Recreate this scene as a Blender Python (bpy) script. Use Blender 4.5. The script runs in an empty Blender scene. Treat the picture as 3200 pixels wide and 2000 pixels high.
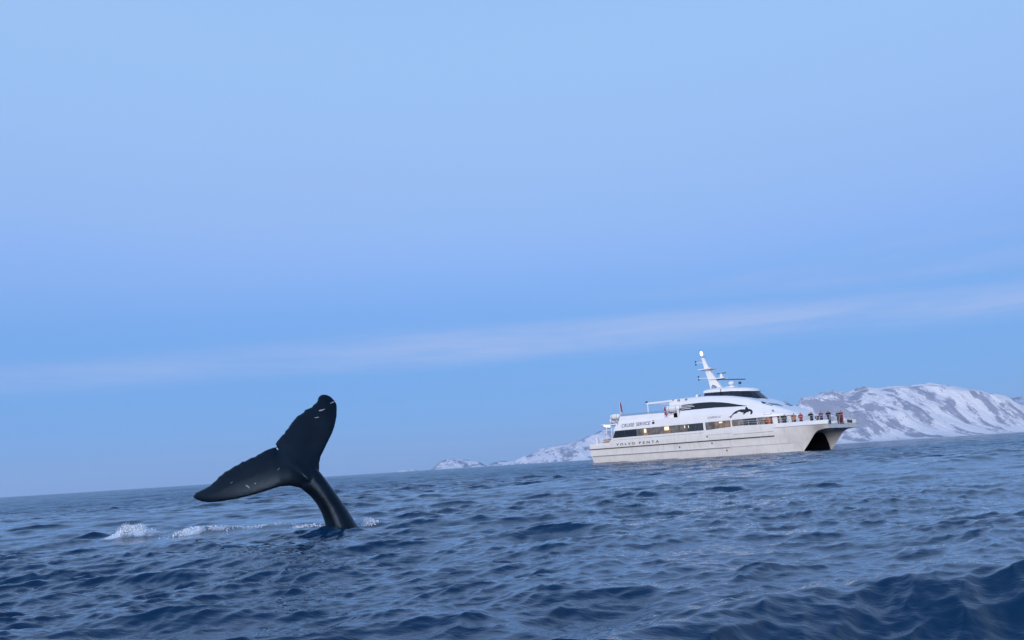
import bpy, bmesh, math, random
import numpy as np
from mathutils import Matrix, Vector

random.seed(7)
SC = bpy.context.scene
COL = SC.collection
R = math.radians

# ---------------------------------------------------------------- camera
EYE = 0.95
cam_d = bpy.data.cameras.new('camera')
cam = bpy.data.objects.new('camera', cam_d)
COL.objects.link(cam)
cam_d.sensor_width = 36.0
cam_d.lens = 27.045
cam_d.clip_start = 0.05
cam_d.clip_end = 80000.0
cam.matrix_world = (Matrix.Translation((0, 0, EYE)) @ Matrix.Rotation(R(90 + 10.627), 4, 'X')
                    @ Matrix.Rotation(R(-3.6655), 4, 'Z'))
SC.camera = cam

# ---------------------------------------------------------------- sky
SUN_EL, SUN_AZ = R(9.0), R(205.0)      # a low winter sun behind the camera, a little to its left
w = bpy.data.worlds.new('World')
SC.world = w
w.use_nodes = True
nt = w.node_tree
nt.nodes.clear()
N = nt.nodes.new
L = nt.links.new
out = N('ShaderNodeOutputWorld')
bg = N('ShaderNodeBackground')
sky = N('ShaderNodeTexSky')
sky.sky_type = 'NISHITA'
sky.sun_disc = False
sky.sun_elevation = SUN_EL
sky.sun_rotation = SUN_AZ
sky.air_density = 1.0
sky.dust_density = 0.6
sky.ozone_density = 3.0
tc = N('ShaderNodeTexCoord')
sep = N('ShaderNodeSeparateXYZ')
L(tc.outputs['Generated'], sep.inputs[0])
# the clear air, by height above the horizon
ramp = N('ShaderNodeValToRGB')
cr = ramp.color_ramp
cr.interpolation = 'B_SPLINE'
stops = [(0.000, (0.205, 0.385, 0.77)), (0.05, (0.185, 0.41, 0.86)), (0.115, (0.19, 0.425, 0.89)),
         (0.20, (0.20, 0.43, 0.92)), (0.30, (0.325, 0.545, 1.05)), (0.45, (0.375, 0.605, 1.16)), (0.60, (0.365, 0.60, 1.18)),
         (0.80, (0.21, 0.42, 0.86)), (1.0, (0.14, 0.30, 0.70))]
cr.elements[0].position, cr.elements[0].color = stops[0][0], (*stops[0][1], 1)
cr.elements[1].position, cr.elements[1].color = stops[-1][0], (*stops[-1][1], 1)
for p, c in stops[1:-1]:
    e = cr.elements.new(p)
    e.color = (*c, 1)
L(sep.outputs['Z'], ramp.inputs[0])


def math_node(op, a, b=None, c=None, clamp=False):
    n = N('ShaderNodeMath')
    n.operation = op
    n.use_clamp = clamp
    for i, v in enumerate((a, b, c)):
        if v is None:
            continue
        if isinstance(v, (int, float)):
            n.inputs[i].default_value = v
        else:
            L(v, n.inputs[i])
    return n.outputs[0]


def smooth(v, a, b):
    n = N('ShaderNodeMapRange')
    n.interpolation_type = 'SMOOTHSTEP'
    L(v, n.inputs[0])
    n.inputs[1].default_value, n.inputs[2].default_value = a, b
    return n.outputs[0]


# thin pink-lavender cloud: one long low bank that climbs to the right, and a wide faint veil above it
noi = N('ShaderNodeTexNoise')
mp = N('ShaderNodeMapping')
mp.inputs['Scale'].default_value = (1.6, 1.6, 9.0)
L(tc.outputs['Generated'], mp.inputs[0])
L(mp.outputs[0], noi.inputs['Vector'])
noi.inputs['Scale'].default_value = 1.5
noi.inputs['Detail'].default_value = 5.0
noi.inputs['Roughness'].default_value = 0.5
wob = math_node('MULTIPLY_ADD', noi.outputs[0], 0.03, -0.015)
# the bank is a straight streak across the sky: height above its great circle
line = math_node('ADD', math_node('MULTIPLY', sep.outputs['X'], -0.016), math_node('MULTIPLY', sep.outputs['Y'], -0.163))
hh = math_node('ADD', math_node('ADD', sep.outputs['Z'], line), wob)
bank = math_node('MULTIPLY', smooth(hh, -0.034, -0.006), math_node('SUBTRACT', 1.0, smooth(hh, 0.000, 0.030)))
wisp = N('ShaderNodeTexNoise')
mpw = N('ShaderNodeMapping')
mpw.inputs['Scale'].default_value = (2.2, 2.2, 26.0)
mpw.inputs['Rotation'].default_value = (R(-9.3), R(-0.9), 0)
L(tc.outputs['Generated'], mpw.inputs[0])
L(mpw.outputs[0], wisp.inputs['Vector'])
wisp.inputs['Scale'].default_value = 1.6
wisp.inputs['Detail'].default_value = 6.0
wisp.inputs['Roughness'].default_value = 0.6
bank = math_node('MULTIPLY', bank, math_node('MULTIPLY_ADD', wisp.outputs[0], 3.4, -0.95), clamp=True)
bank = math_node('MULTIPLY', bank, math_node('MULTIPLY_ADD', smooth(sep.outputs['X'], -0.6, 0.1), 0.45, 0.55))
veil = math_node('MULTIPLY', smooth(hh, 0.04, 0.13), math_node('SUBTRACT', 1.0, smooth(hh, 0.17, 0.34)))
veil = math_node('MULTIPLY', veil, math_node('MULTIPLY_ADD', noi.outputs[0], 0.9, 0.0), clamp=True)
lowv = math_node('MULTIPLY', math_node('SUBTRACT', 1.0, smooth(sep.outputs['Z'], 0.0, 0.13)), math_node('SUBTRACT', 1.0, smooth(sep.outputs['X'], -0.5, 0.3)))
strk = math_node('MULTIPLY', smooth(hh, 0.018, 0.045), math_node('SUBTRACT', 1.0, smooth(hh, 0.05, 0.10)))
strk = math_node('MULTIPLY', strk, math_node('MULTIPLY', smooth(sep.outputs['X'], -0.1, 0.5), math_node('MULTIPLY_ADD', wisp.outputs[0], 3.0, -1.0, clamp=True)), clamp=True)
bank = math_node('ADD', bank, math_node('MULTIPLY', strk, 0.6), clamp=True)
cloud = math_node('ADD', math_node('MULTIPLY', bank, 0.9), math_node('MULTIPLY', veil, 0.55), clamp=True)
cloud = math_node('ADD', cloud, math_node('MULTIPLY', lowv, 0.10), clamp=True)
mixc = N('ShaderNodeMix')
mixc.data_type = 'RGBA'
mixc.inputs[7].default_value = (0.365, 0.515, 0.91, 1)
L(cloud, mixc.inputs[0])
L(ramp.outputs[0], mixc.inputs[6])
# blend with the physical sky, which carries the warm glow on the sun's side
skm = N('ShaderNodeMix')
skm.data_type = 'RGBA'
skm.blend_type = 'MULTIPLY'
skm.inputs[0].default_value = 1.0
skm.inputs[7].default_value = (0.10, 0.10, 0.10, 1)
L(sky.outputs[0], skm.inputs[6])
mixs = N('ShaderNodeMix')
mixs.data_type = 'RGBA'
mixs.inputs[0].default_value = 0.12
L(mixc.outputs[2], mixs.inputs[6])
L(skm.outputs[2], mixs.inputs[7])
L(mixs.outputs[2], bg.inputs[0])
bg.inputs[1].default_value = 1.0
L(bg.outputs[0], out.inputs[0])

# ---------------------------------------------------------------- sun, exposure
sun_d = bpy.data.lights.new('sun', 'SUN')
sun_d.energy = 2.8
sun_d.angle = R(35)
sun_d.color = (1.0, 0.92, 0.90)
sun = bpy.data.objects.new('sun', sun_d)
COL.objects.link(sun)
sd = Vector((-0.42, -0.88, 0.20)).normalized()
sun.rotation_euler = sd.to_track_quat('Z', 'Y').to_euler()
sun.location = (0, -40, 60)
vs = SC.view_settings
vs.view_transform = 'Standard'
vs.look = 'None'
vs.exposure = 0.0
vs.gamma = 1.0
vs.use_curve_mapping = False
SC.cycles.use_denoising = True
SC.cycles.max_bounces = 6
SC.cycles.caustics_reflective = False
SC.cycles.caustics_refractive = False


# ---------------------------------------------------------------- helpers
def tag(o, label=None, cat=None, group=None, kind=None):
    if label:
        o['label'] = label
    if cat:
        o['category'] = cat
    if group:
        o['group'] = group
    if kind:
        o['kind'] = kind
    return o


def link(name, me, mats, parent=None, sharp=None):
    o = bpy.data.objects.new(name, me)
    COL.objects.link(o)
    if not isinstance(mats, (list, tuple)):
        mats = [mats]
    if not me.materials:
        for m in mats:
            me.materials.append(m)
    if parent is not None:
        o.parent = parent
    if sharp is not None:
        me.polygons.foreach_set('use_smooth', [True] * len(me.polygons))
        me.set_sharp_from_angle(angle=R(sharp))
    return o


def pyd(name, verts, faces, mats, parent=None, sharp=None, fm=None):
    me = bpy.data.meshes.new(name)
    me.from_pydata([tuple(v) for v in verts], [], faces)
    if fm is not None:
        me.polygons.foreach_set('material_index', fm)
    bm = bmesh.new()
    bm.from_mesh(me)
    bmesh.ops.recalc_face_normals(bm, faces=bm.faces)
    bm.to_mesh(me)
    bm.free()
    me.update()
    return link(name, me, mats, parent, sharp)


class MB:
    """collects boxes, tubes and lofts; build() links them as one mesh"""

    def __init__(s):
        s.v, s.f = [], []

    def add(s, vs_, fs_):
        o = len(s.v)
        s.v += [tuple(p) for p in vs_]
        s.f += [tuple(i + o for i in f) for f in fs_]
        return s

    def box(s, c, d, rot=None):
        pts = [Vector((sx * d[0] / 2, sy * d[1] / 2, sz * d[2] / 2)) for sx in (-1, 1) for sy in (-1, 1) for sz in (-1, 1)]
        if rot is not None:
            pts = [rot @ p for p in pts]
        pts = [p + Vector(c) for p in pts]
        return s.add(pts, [(0, 1, 3, 2), (4, 6, 7, 5), (0, 4, 5, 1), (2, 3, 7, 6), (0, 2, 6, 4), (1, 5, 7, 3)])

    def tube(s, path, r, n=6, cap=True):
        path = [Vector(p) for p in path]
        rr = r if isinstance(r, (list, tuple)) else [r] * len(path)
        rings = []
        up = None
        for i, p in enumerate(path):
            d = (path[min(i + 1, len(path) - 1)] - path[max(i - 1, 0)]).normalized()
            a = d.orthogonal().normalized() if up is None else (up - d * up.dot(d)).normalized()
            up = a
            b = d.cross(a)
            rings.append([p + (a * math.cos(t) + b * math.sin(t)) * rr[i] for t in [2 * math.pi * k / n for k in range(n)]])
        return s.loft(rings, cap)

    def loft(s, rings, cap=True):
        n = len(rings[0])
        fs = []
        for i in range(len(rings) - 1):
            for k in range(n):
                a, b = i * n + k, i * n + (k + 1) % n
                fs.append((a, b, b + n, a + n))
        if cap:
            fs.append(tuple(range(n))[::-1])
            fs.append(tuple((len(rings) - 1) * n + k for k in range(n)))
        return s.add([p for r in rings for p in r], fs)

    def build(s, name, mat, parent=None, sharp=None):
        return pyd(name, s.v, s.f, mat, parent, sharp)


def lathe(axis_p0, axis_p1, prof, n=14):
    """rings for a body of revolution: prof = [(t along the axis 0..1, radius)]"""
    p0, p1 = Vector(axis_p0), Vector(axis_p1)
    d = (p1 - p0).normalized()
    a = d.orthogonal().normalized()
    b = d.cross(a)
    return [[p0.lerp(p1, t) + (a * math.cos(q) + b * math.sin(q)) * r for q in [2 * math.pi * k / n for k in range(n)]] for t, r in prof]


def mat(name, color, rough=0.5, metal=0.0, emit=None, emit_s=0.0, var=0.0, vscale=3.0, bump=0.0, bscale=20.0, spec=None):
    m = bpy.data.materials.new(name)
    m.use_nodes = True
    t = m.node_tree
    b = t.nodes['Principled BSDF']
    b.inputs['Base Color'].default_value = (*color, 1)
    b.inputs['Roughness'].default_value = rough
    b.inputs['Metallic'].default_value = metal
    if spec is not None:
        b.inputs['Specular IOR Level'].default_value = spec
    if emit:
        b.inputs['Emission Color'].default_value = (*emit, 1)
        b.inputs['Emission Strength'].default_value = emit_s
    tcn = t.nodes.new('ShaderNodeTexCoord')
    if var > 0:
        no = t.nodes.new('ShaderNodeTexNoise')
        no.inputs['Scale'].default_value = vscale
        no.inputs['Detail'].default_value = 4
        t.links.new(tcn.outputs['Object'], no.inputs['Vector'])
        mr = t.nodes.new('ShaderNodeMapRange')
        mr.inputs[1].default_value, mr.inputs[2].default_value = 0.3, 0.7
        mr.inputs[3].default_value, mr.inputs[4].default_value = 1 - var, 1.0
        t.links.new(no.outputs[0], mr.inputs[0])
        mx = t.nodes.new('ShaderNodeMix')
        mx.data_type = 'RGBA'
        mx.blend_type = 'MULTIPLY'
        mx.inputs[0].default_value = 1
        mx.inputs[6].default_value = (*color, 1)
        t.links.new(mr.outputs[0], mx.inputs[7])
        t.links.new(mx.outputs[2], b.inputs['Base Color'])
    if bump > 0:
        nb = t.nodes.new('ShaderNodeTexNoise')
        nb.inputs['Scale'].default_value = bscale
        t.links.new(tcn.outputs['Object'], nb.inputs['Vector'])
        bp = t.nodes.new('ShaderNodeBump')
        bp.inputs['Strength'].default_value = bump
        bp.inputs['Distance'].default_value = 0.02
        t.links.new(nb.outputs[0], bp.inputs['Height'])
        t.links.new(bp.outputs[0], b.inputs['Normal'])
    return m


# numpy noise -----------------------------------------------------------
def vnoise(x, y, seed):
    g = np.random.default_rng(seed).random((256, 256))
    xi, yi = np.floor(x).astype(int), np.floor(y).astype(int)
    fx, fy = x - xi, y - yi
    fx, fy = fx * fx * fx * (fx * (fx * 6 - 15) + 10), fy * fy * fy * (fy * (fy * 6 - 15) + 10)
    a, b = g[xi & 255, yi & 255], g[(xi + 1) & 255, yi & 255]
    c, d = g[xi & 255, (yi + 1) & 255], g[(xi + 1) & 255, (yi + 1) & 255]
    return (a * (1 - fx) + b * fx) * (1 - fy) + (c * (1 - fx) + d * fx) * fy


def fbm(x, y, seed, octv=5, ridged=False, gain=0.5):
    s, a, t = 0, 1.0, 0
    for o in range(octv):
        n = vnoise(x + 17.3 * o, y - 9.1 * o, seed + o)
        if ridged:
            n = (1 - np.abs(2 * n - 1)) ** 1.6
        s = s + a * n
        t += a
        a *= gain
        x, y = x * 2.03, y * 2.03
    return s / t


def sstep(a, b, x):
    t = np.clip((x - a) / (b - a), 0, 1)
    return t * t * (3 - 2 * t)


def grid_mesh(name, V, ni, nj):
    idx = np.arange(ni * nj).reshape(ni, nj)
    f = np.stack([idx[:-1, :-1], idx[1:, :-1], idx[1:, 1:], idx[:-1, 1:]], -1).reshape(-1, 4)
    me = bpy.data.meshes.new(name)
    me.vertices.add(len(V))
    me.vertices.foreach_set('co', V.astype(np.float32).ravel())
    me.loops.add(f.size)
    me.loops.foreach_set('vertex_index', f.astype(np.int32).ravel())
    me.polygons.add(len(f))
    me.polygons.foreach_set('loop_start', np.arange(0, f.size, 4, dtype=np.int32))
    me.polygons.foreach_set('loop_total', np.full(len(f), 4, dtype=np.int32))
    me.polygons.foreach_set('use_smooth', np.ones(len(f), dtype=bool))
    me.update(calc_edges=True)
    return me


# ---------------------------------------------------------------- the ship's place (needed by the swell)
PHI = R(45.5)
SO = np.array([15.103, 125.785, 0.0])
SU = np.array([math.cos(PHI), -math.sin(PHI), 0.0])
SV = np.array([math.sin(PHI), math.cos(PHI), 0.0])


def ship_pt(x, y, z):
    return SO + SU * x + SV * y + np.array([0, 0, z])


# ---------------------------------------------------------------- sea
class Band:
    """one octave band of a wind sea, from a random directional spectrum"""

    def __init__(s, n, size, lmin, lmax, slope, wind, spread, seed, chop):
        rng = np.random.default_rng(seed)
        k1 = 2 * np.pi * np.fft.fftfreq(n, size / n)
        kx, ky = np.meshgrid(k1, k1, indexing='ij')
        k = np.hypot(kx, ky)
        k[0, 0] = 1
        th = np.arctan2(ky, kx) - wind
        amp = k ** -2.0 * np.abs(np.cos(th / 2)) ** spread
        lam = 2 * np.pi / k
        amp *= sstep(lmin * 0.85, lmin * 1.15, lam) * (1 - sstep(lmax * 0.85, lmax * 1.15, lam))
        amp[0, 0] = 0
        A = amp * (rng.normal(size=(n, n)) + 1j * rng.normal(size=(n, n)))
        f = lambda q: np.fft.ifft2(q).real
        sl = np.sqrt((f(1j * kx * A) ** 2 + f(1j * ky * A) ** 2).mean())
        A *= slope / sl
        s.h, s.dx, s.dy = f(A), f(-1j * kx / k * A) * chop, f(-1j * ky / k * A) * chop
        s.n, s.size, s.lmin, s.lmax = n, size, lmin, lmax

    def sample(s, x, y):
        u, v = x / s.size * s.n, y / s.size * s.n
        i, j = np.floor(u).astype(np.int64), np.floor(v).astype(np.int64)
        fu, fv = u - i, v - j
        i0, j0, i1, j1 = i % s.n, j % s.n, (i + 1) % s.n, (j + 1) % s.n
        w00, w10, w01, w11 = (1 - fu) * (1 - fv), fu * (1 - fv), (1 - fu) * fv, fu * fv
        return [a[i0, j0] * w00 + a[i1, j0] * w10 + a[i0, j1] * w01 + a[i1, j1] * w11 for a in (s.h, s.dx, s.dy)]


WIND = R(-66)
BANDS = [Band(256, 263.0, 9.0, 45.0, 0.016, WIND, 10, 11, 0.9),
         Band(256, 67.0, 2.4, 9.0, 0.050, WIND + 0.15, 8, 12, 1.25),
         Band(256, 14.7, 0.50, 2.4, 0.165, WIND - 0.1, 6, 13, 1.2),
         Band(384, 4.1, 0.09, 0.50, 0.31, WIND + 0.2, 7, 14, 0.95)]

# breaking water thrown up by the flukes: x, y, radius, height
MOUNDS = [(-4.7, 18.1, 1.0, 0.075), (-10.65, 21.2, 0.4, 0.22), (-10.25, 21.3, 0.4, 0.12), (-8.6, 20.6, 0.5, 0.14), (-7.9, 20.7, 0.55, 0.10),
          (-6.6, 20.9, 0.7, 0.06), (-4.05, 20.0, 0.35, 0.14)]
FOAM = [(-5.1, 19.7, 0.45, 0.8), (-5.7, 20.4, 0.5, 0.75), (-6.5, 20.9, 0.5, 0.62), (-7.3, 20.9, 0.5, 0.62), (-8.0, 20.7, 0.45, 0.7),
        (-8.6, 20.5, 0.5, 0.85), (-9.3, 21.0, 0.5, 0.6), (-9.9, 21.3, 0.5, 0.7), (-10.4, 21.3, 0.5, 1.0), (-10.9, 21.2, 0.5, 1.1),
        (-11.6, 21.7, 0.5, 0.55), (-12.3, 22.1, 0.5, 0.4), (-4.05, 19.8, 0.5, 1.0), (-4.75, 18.75, 0.4, 0.55), (-4.2, 18.8, 0.35, 0.5), (-6.2, 22.0, 0.9, 0.35),
        (-9.0, 22.0, 1.0, 0.3)]
SLICK = [(-7.6, 20.1, 4.2, 1.5), (-6.5, 24.0, 2.4, 2.0), (-8.6, 25.5, 2.6, 2.2), (-9.5, 19.0, 2.0, 0.7), (-6.8, 22.6, 1.6, 0.9)]
CREST_X = np.array([-1.2, 0.35, 0.80, 1.21, 1.72, 2.20, 2.68, 2.90, 3.48, 3.72, 4.6, 6.5])
CREST_Y = np.array([4.2, 4.83, 5.24, 5.80, 6.05, 6.28, 6.62, 6.25, 6.70, 6.30, 6.1, 5.6])


CREST_F = np.arange(-1.2, 6.5, 0.05)
CREST_G = np.convolve(np.pad(np.interp(CREST_F, CREST_X, CREST_Y), 12, 'edge'), np.hanning(25) / np.hanning(25).sum(), 'valid')


def sea_height(x, y, dr, full=False):
    """displaced position of the water above the rest point (x, y); dr = grid pitch there"""
    hz, ox, oy = np.zeros_like(x), np.zeros_like(x), np.zeros_like(x)
    slick = np.zeros_like(x)
    for sx, sy, rx, ry in SLICK:
        slick = np.maximum(slick, np.exp(-((x - sx) / rx) ** 2 - ((y - sy) / ry) ** 2))
    # the steep wave close by on the right; it runs smoother than the water around it
    yc = np.interp(x, CREST_F, CREST_G)
    d = y - yc + 0.35 * (fbm(x / 0.8, y / 0.8, 77, 2) - 0.5)
    wx = sstep(-1.3, 0.9, x) * (1 - sstep(5.0, 7.5, x))
    calm = 1 - 0.45 * wx * np.exp(-((d + 0.5) / 0.75) ** 2)
    for b, bd in enumerate(BANDS):
        h, dx, dy = bd.sample(x + 31.7 * b, y - 12.9 * b)
        wt = 1 - sstep(bd.lmin * 0.45, bd.lmax * 0.42, dr)
        # gusts: patches where the small waves are higher or lower
        if b >= 2:
            wt = wt * (0.25 + 1.5 * fbm(x / 7.0, y / 9.0, 40 + b, 3)) * (1 - 0.75 * slick)
        if b == 1:
            wt = wt * (0.45 + 1.0 * fbm(x / 31.0, y / 31.0, 51, 3)) * (1 - 0.6 * slick)
        if b in (1, 2):
            wt = wt * calm
        hz += wt * h
        ox -= wt * dx
        oy -= wt * dy
    # long ocean swell: the ship rides its crest, the whale and the camera are in the trough
    s = x * SV[0] + y * SV[1]
    s0 = float(SO @ SV) - 9.0
    hz += 0.28 * np.cos(2 * np.pi * (s - s0) / 165.0)
    face = np.where(d > 0, 0.18 * np.exp(-(np.maximum(d, 0) / 0.8) ** 1.1), 0.18 - 0.43 * sstep(0, 1.2, -d))
    face = np.where(d < -1.25, -0.25 * (1 - sstep(1.3, 3.6, -d)), face)
    hz += wx * face
    hz += 0.07 * np.exp(-((x + 8.0) / 4.0) ** 4 - ((y - 21.2) / 1.0) ** 2)      # the wake behind the flukes stands a little high
    for mx_, my_, mr_, mh_ in MOUNDS:
        q = np.exp(-((x - mx_) / mr_) ** 2 - ((y - my_) / (mr_ * 0.6)) ** 2)
        hz += mh_ * q
    return x + ox, y + oy, hz, slick


# rings get wider with distance; columns are finest ahead
def geo(a, b, e):
    return list(a * np.exp(np.arange(0, math.log(b / a), e)))


RR = np.array(geo(0.6, 3.8, 0.03) + geo(3.8, 60, 0.0046) + geo(60, 170, 0.0072) + geo(170, 700, 0.012) + geo(700, 18000, 0.06) + [18000.0])
front = np.arange(-43, 43, 0.099)
AA = R(1) * np.concatenate([np.arange(-180, -78, 3.0), np.arange(-78, -43, 0.4), front, np.arange(43, 78, 0.4), np.arange(78, 180.1, 3.0)])
AA[-1] = R(180)
rg, ag = np.meshgrid(RR, AA, indexing='ij')
dr = np.gradient(RR)[:, None] * np.ones_like(ag)
dr = np.where(np.abs(ag) > R(43), np.maximum(dr, rg * R(0.4)), dr)
dr = np.where(np.abs(ag) > R(78), np.maximum(dr, rg * R(3.0)), dr)
sx_, sy_ = (rg * np.sin(ag)).ravel(), (rg * np.cos(ag)).ravel()
px, py, pz, slick = sea_height(sx_, sy_, dr.ravel())
pz *= 1 - sstep(1500, 6000, rg.ravel()) * 0.85
sea_me = grid_mesh('sea', np.stack([px, py, pz], -1), len(RR), len(AA))
foam = np.zeros_like(px)
for fx_, fy_, fr_, fa_ in FOAM:
    foam = np.maximum(foam, fa_ * np.exp(-((px - fx_) / fr_) ** 2 - ((py - fy_) / (fr_ * 1.15)) ** 2))
at_ = sea_me.attributes.new('foam', 'FLOAT', 'POINT')
at_.data.foreach_set('value', foam.astype(np.float32))
lost = sstep(25, 90, rg.ravel())
at_ = sea_me.attributes.new('chop', 'FLOAT', 'POINT')
at_.data.foreach_set('value', lost.astype(np.float32))


def sea_mat():
    m = bpy.data.materials.new('sea_water')
    m.use_nodes = True
    t = m.node_tree
    b = t.nodes['Principled BSDF']
    b.inputs['IOR'].default_value = 1.333
    b.inputs['Coat Weight'].default_value = 1.0
    b.inputs['Coat IOR'].default_value = 1.333
    b.inputs['Coat Roughness'].default_value = 0.04
    n = t.nodes.new
    l = t.links.new
    tcn = n('ShaderNodeTexCoord')
    fa = n('ShaderNodeAttribute')
    fa.attribute_name = 'foam'
    ca = n('ShaderNodeAttribute')
    ca.attribute_name = 'chop'
    no = n('ShaderNodeTexNoise')
    no.inputs['Scale'].default_value = 3.2
    no.inputs['Detail'].default_value = 7
    no.inputs['Roughness'].default_value = 0.68
    no.inputs['Distortion'].default_value = 0.6
    l(tcn.outputs['Object'], no.inputs['Vector'])
    ad = n('ShaderNodeMath')
    ad.operation = 'ADD'
    l(fa.outputs['Fac'], ad.inputs[0])
    l(no.outputs[0], ad.inputs[1])
    mr = n('ShaderNodeMapRange')
    mr.interpolation_type = 'SMOOTHSTEP'
    mr.inputs[1].default_value, mr.inputs[2].default_value = 0.82, 1.22
    l(ad.outputs[0], mr.inputs[0])
    mx = n('ShaderNodeMix')
    mx.data_type = 'RGBA'
    mx.inputs[6].default_value = (0.0003, 0.0215, 0.060, 1)
    mx.inputs[7].default_value = (0.52, 0.60, 0.68, 1)
    l(mr.outputs[0], mx.inputs[0])
    l(mx.outputs[2], b.inputs['Base Color'])
    rx = n('ShaderNodeMix')
    rx.data_type = 'FLOAT'
    l(mr.outputs[0], rx.inputs[0])
    cr_ = n('ShaderNodeMapRange')
    cr_.inputs[3].default_value, cr_.inputs[4].default_value = 0.03, 0.16
    l(ca.outputs['Fac'], cr_.inputs[0])
    l(cr_.outputs[0], rx.inputs[2])
    rx.inputs[3].default_value = 0.8
    l(rx.outputs[0], b.inputs['Roughness'])
    # capillary ripples
    mpn = n('ShaderNodeMapping')
    mpn.inputs['Rotation'].default_value = (0, 0, R(24))
    mpn.inputs['Scale'].default_value = (7.0, 15.0, 7.0)
    l(tcn.outputs['Object'], mpn.inputs[0])
    n2 = n('ShaderNodeTexNoise')
    n2.inputs['Scale'].default_value = 1.0
    n2.inputs['Detail'].default_value = 3
    n2.inputs['Roughness'].default_value = 0.55
    l(mpn.outputs[0], n2.inputs['Vector'])
    bp = n('ShaderNodeBump')
    bp.inputs['Strength'].default_value = 0.5
    bp.inputs['Distance'].default_value = 0.02
    l(n2.outputs[0], bp.inputs['Height'])
    # farther out the wavelets are finer than the mesh
    mp3 = n('ShaderNodeMapping')
    mp3.inputs['Rotation'].default_value = (0, 0, R(24))
    mp3.inputs['Scale'].default_value = (0.22, 0.75, 1.0)
    l(tcn.outputs['Object'], mp3.inputs[0])
    n3 = n('ShaderNodeTexNoise')
    n3.inputs['Scale'].default_value = 1.0
    n3.inputs['Detail'].default_value = 5
    n3.inputs['Roughness'].default_value = 0.62
    l(mp3.outputs[0], n3.inputs['Vector'])
    bp3 = n('ShaderNodeBump')
    bp3.inputs['Distance'].default_value = 1.3
    l(ca.outputs['Fac'], bp3.inputs['Strength'])
    l(n3.outputs[0], bp3.inputs['Height'])
    l(bp.outputs[0], bp3.inputs['Normal'])
    b2 = n('ShaderNodeBump')
    b2.inputs['Strength'].default_value = 0.5
    b2.inputs['Distance'].default_value = 0.08
    l(mr.outputs[0], b2.inputs['Height'])
    l(bp3.outputs[0], b2.inputs['Normal'])
    l(b2.outputs[0], b.inputs['Normal'])
    l(b2.outputs[0], b.inputs['Coat Normal'])
    inv = n('ShaderNodeMath')
    inv.operation = 'MULTIPLY_ADD'
    inv.inputs[1].default_value = -0.38
    inv.inputs[2].default_value = 0.38
    l(mr.outputs[0], inv.inputs[0])
    l(inv.outputs[0], b.inputs['Coat Weight'])
    return m


sea = link('sea', sea_me, sea_mat())
tag(sea, 'choppy dark blue sea under the whale tail and the ship', kind='structure')

# ---------------------------------------------------------------- snowy land on the horizon


def land_mat(name, snow, rock, lo, hi, scale):
    m = bpy.data.materials.new(name)
    m.use_nodes = True
    t = m.node_tree
    b = t.nodes['Principled BSDF']
    b.inputs['Roughness'].default_value = 0.85
    b.inputs['Specular IOR Level'].default_value = 0.15
    n, l = t.nodes.new, t.links.new
    a = n('ShaderNodeAttribute')
    a.attribute_name = 'rock'
    tcn = n('ShaderNodeTexCoord')
    no = n('ShaderNodeTexNoise')
    no.inputs['Scale'].default_value = scale
    no.inputs['Detail'].default_value = 6
    no.inputs['Roughness'].default_value = 0.65
    l(tcn.outputs['Object'], no.inputs['Vector'])
    ma = n('ShaderNodeMath')
    ma.operation = 'MULTIPLY_ADD'
    ma.inputs[1].default_value = 0.9
    l(no.outputs[0], ma.inputs[0])
    l(a.outputs['Fac'], ma.inputs[2])
    mr = n('ShaderNodeMapRange')
    mr.inputs[1].default_value, mr.inputs[2].default_value = lo, hi
    l(ma.outputs[0], mr.inputs[0])
    mx = n('ShaderNodeMix')
    mx.data_type = 'RGBA'
    mx.inputs[6].default_value = (*snow, 1)
    mx.inputs[7].default_value = (*rock, 1)
    l(mr.outputs[0], mx.inputs[0])
    l(mx.outputs[2], b.inputs['Base Color'])
    bp = n('ShaderNodeBump')
    bp.inputs['Strength'].default_value = 0.8
    bp.inputs['Distance'].default_value = 14.0
    l(no.outputs[0], bp.inputs['Height'])
    l(bp.outputs[0], b.inputs['Normal'])
    return m


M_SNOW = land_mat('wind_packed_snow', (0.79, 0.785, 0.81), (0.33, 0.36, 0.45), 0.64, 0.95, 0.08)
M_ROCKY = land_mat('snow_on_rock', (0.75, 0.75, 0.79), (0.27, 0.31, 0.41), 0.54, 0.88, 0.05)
M_FAR = land_mat('distant_rock_and_snow', (0.50, 0.55, 0.66), (0.10, 0.14, 0.22), 0.45, 0.9, 0.004)


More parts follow.
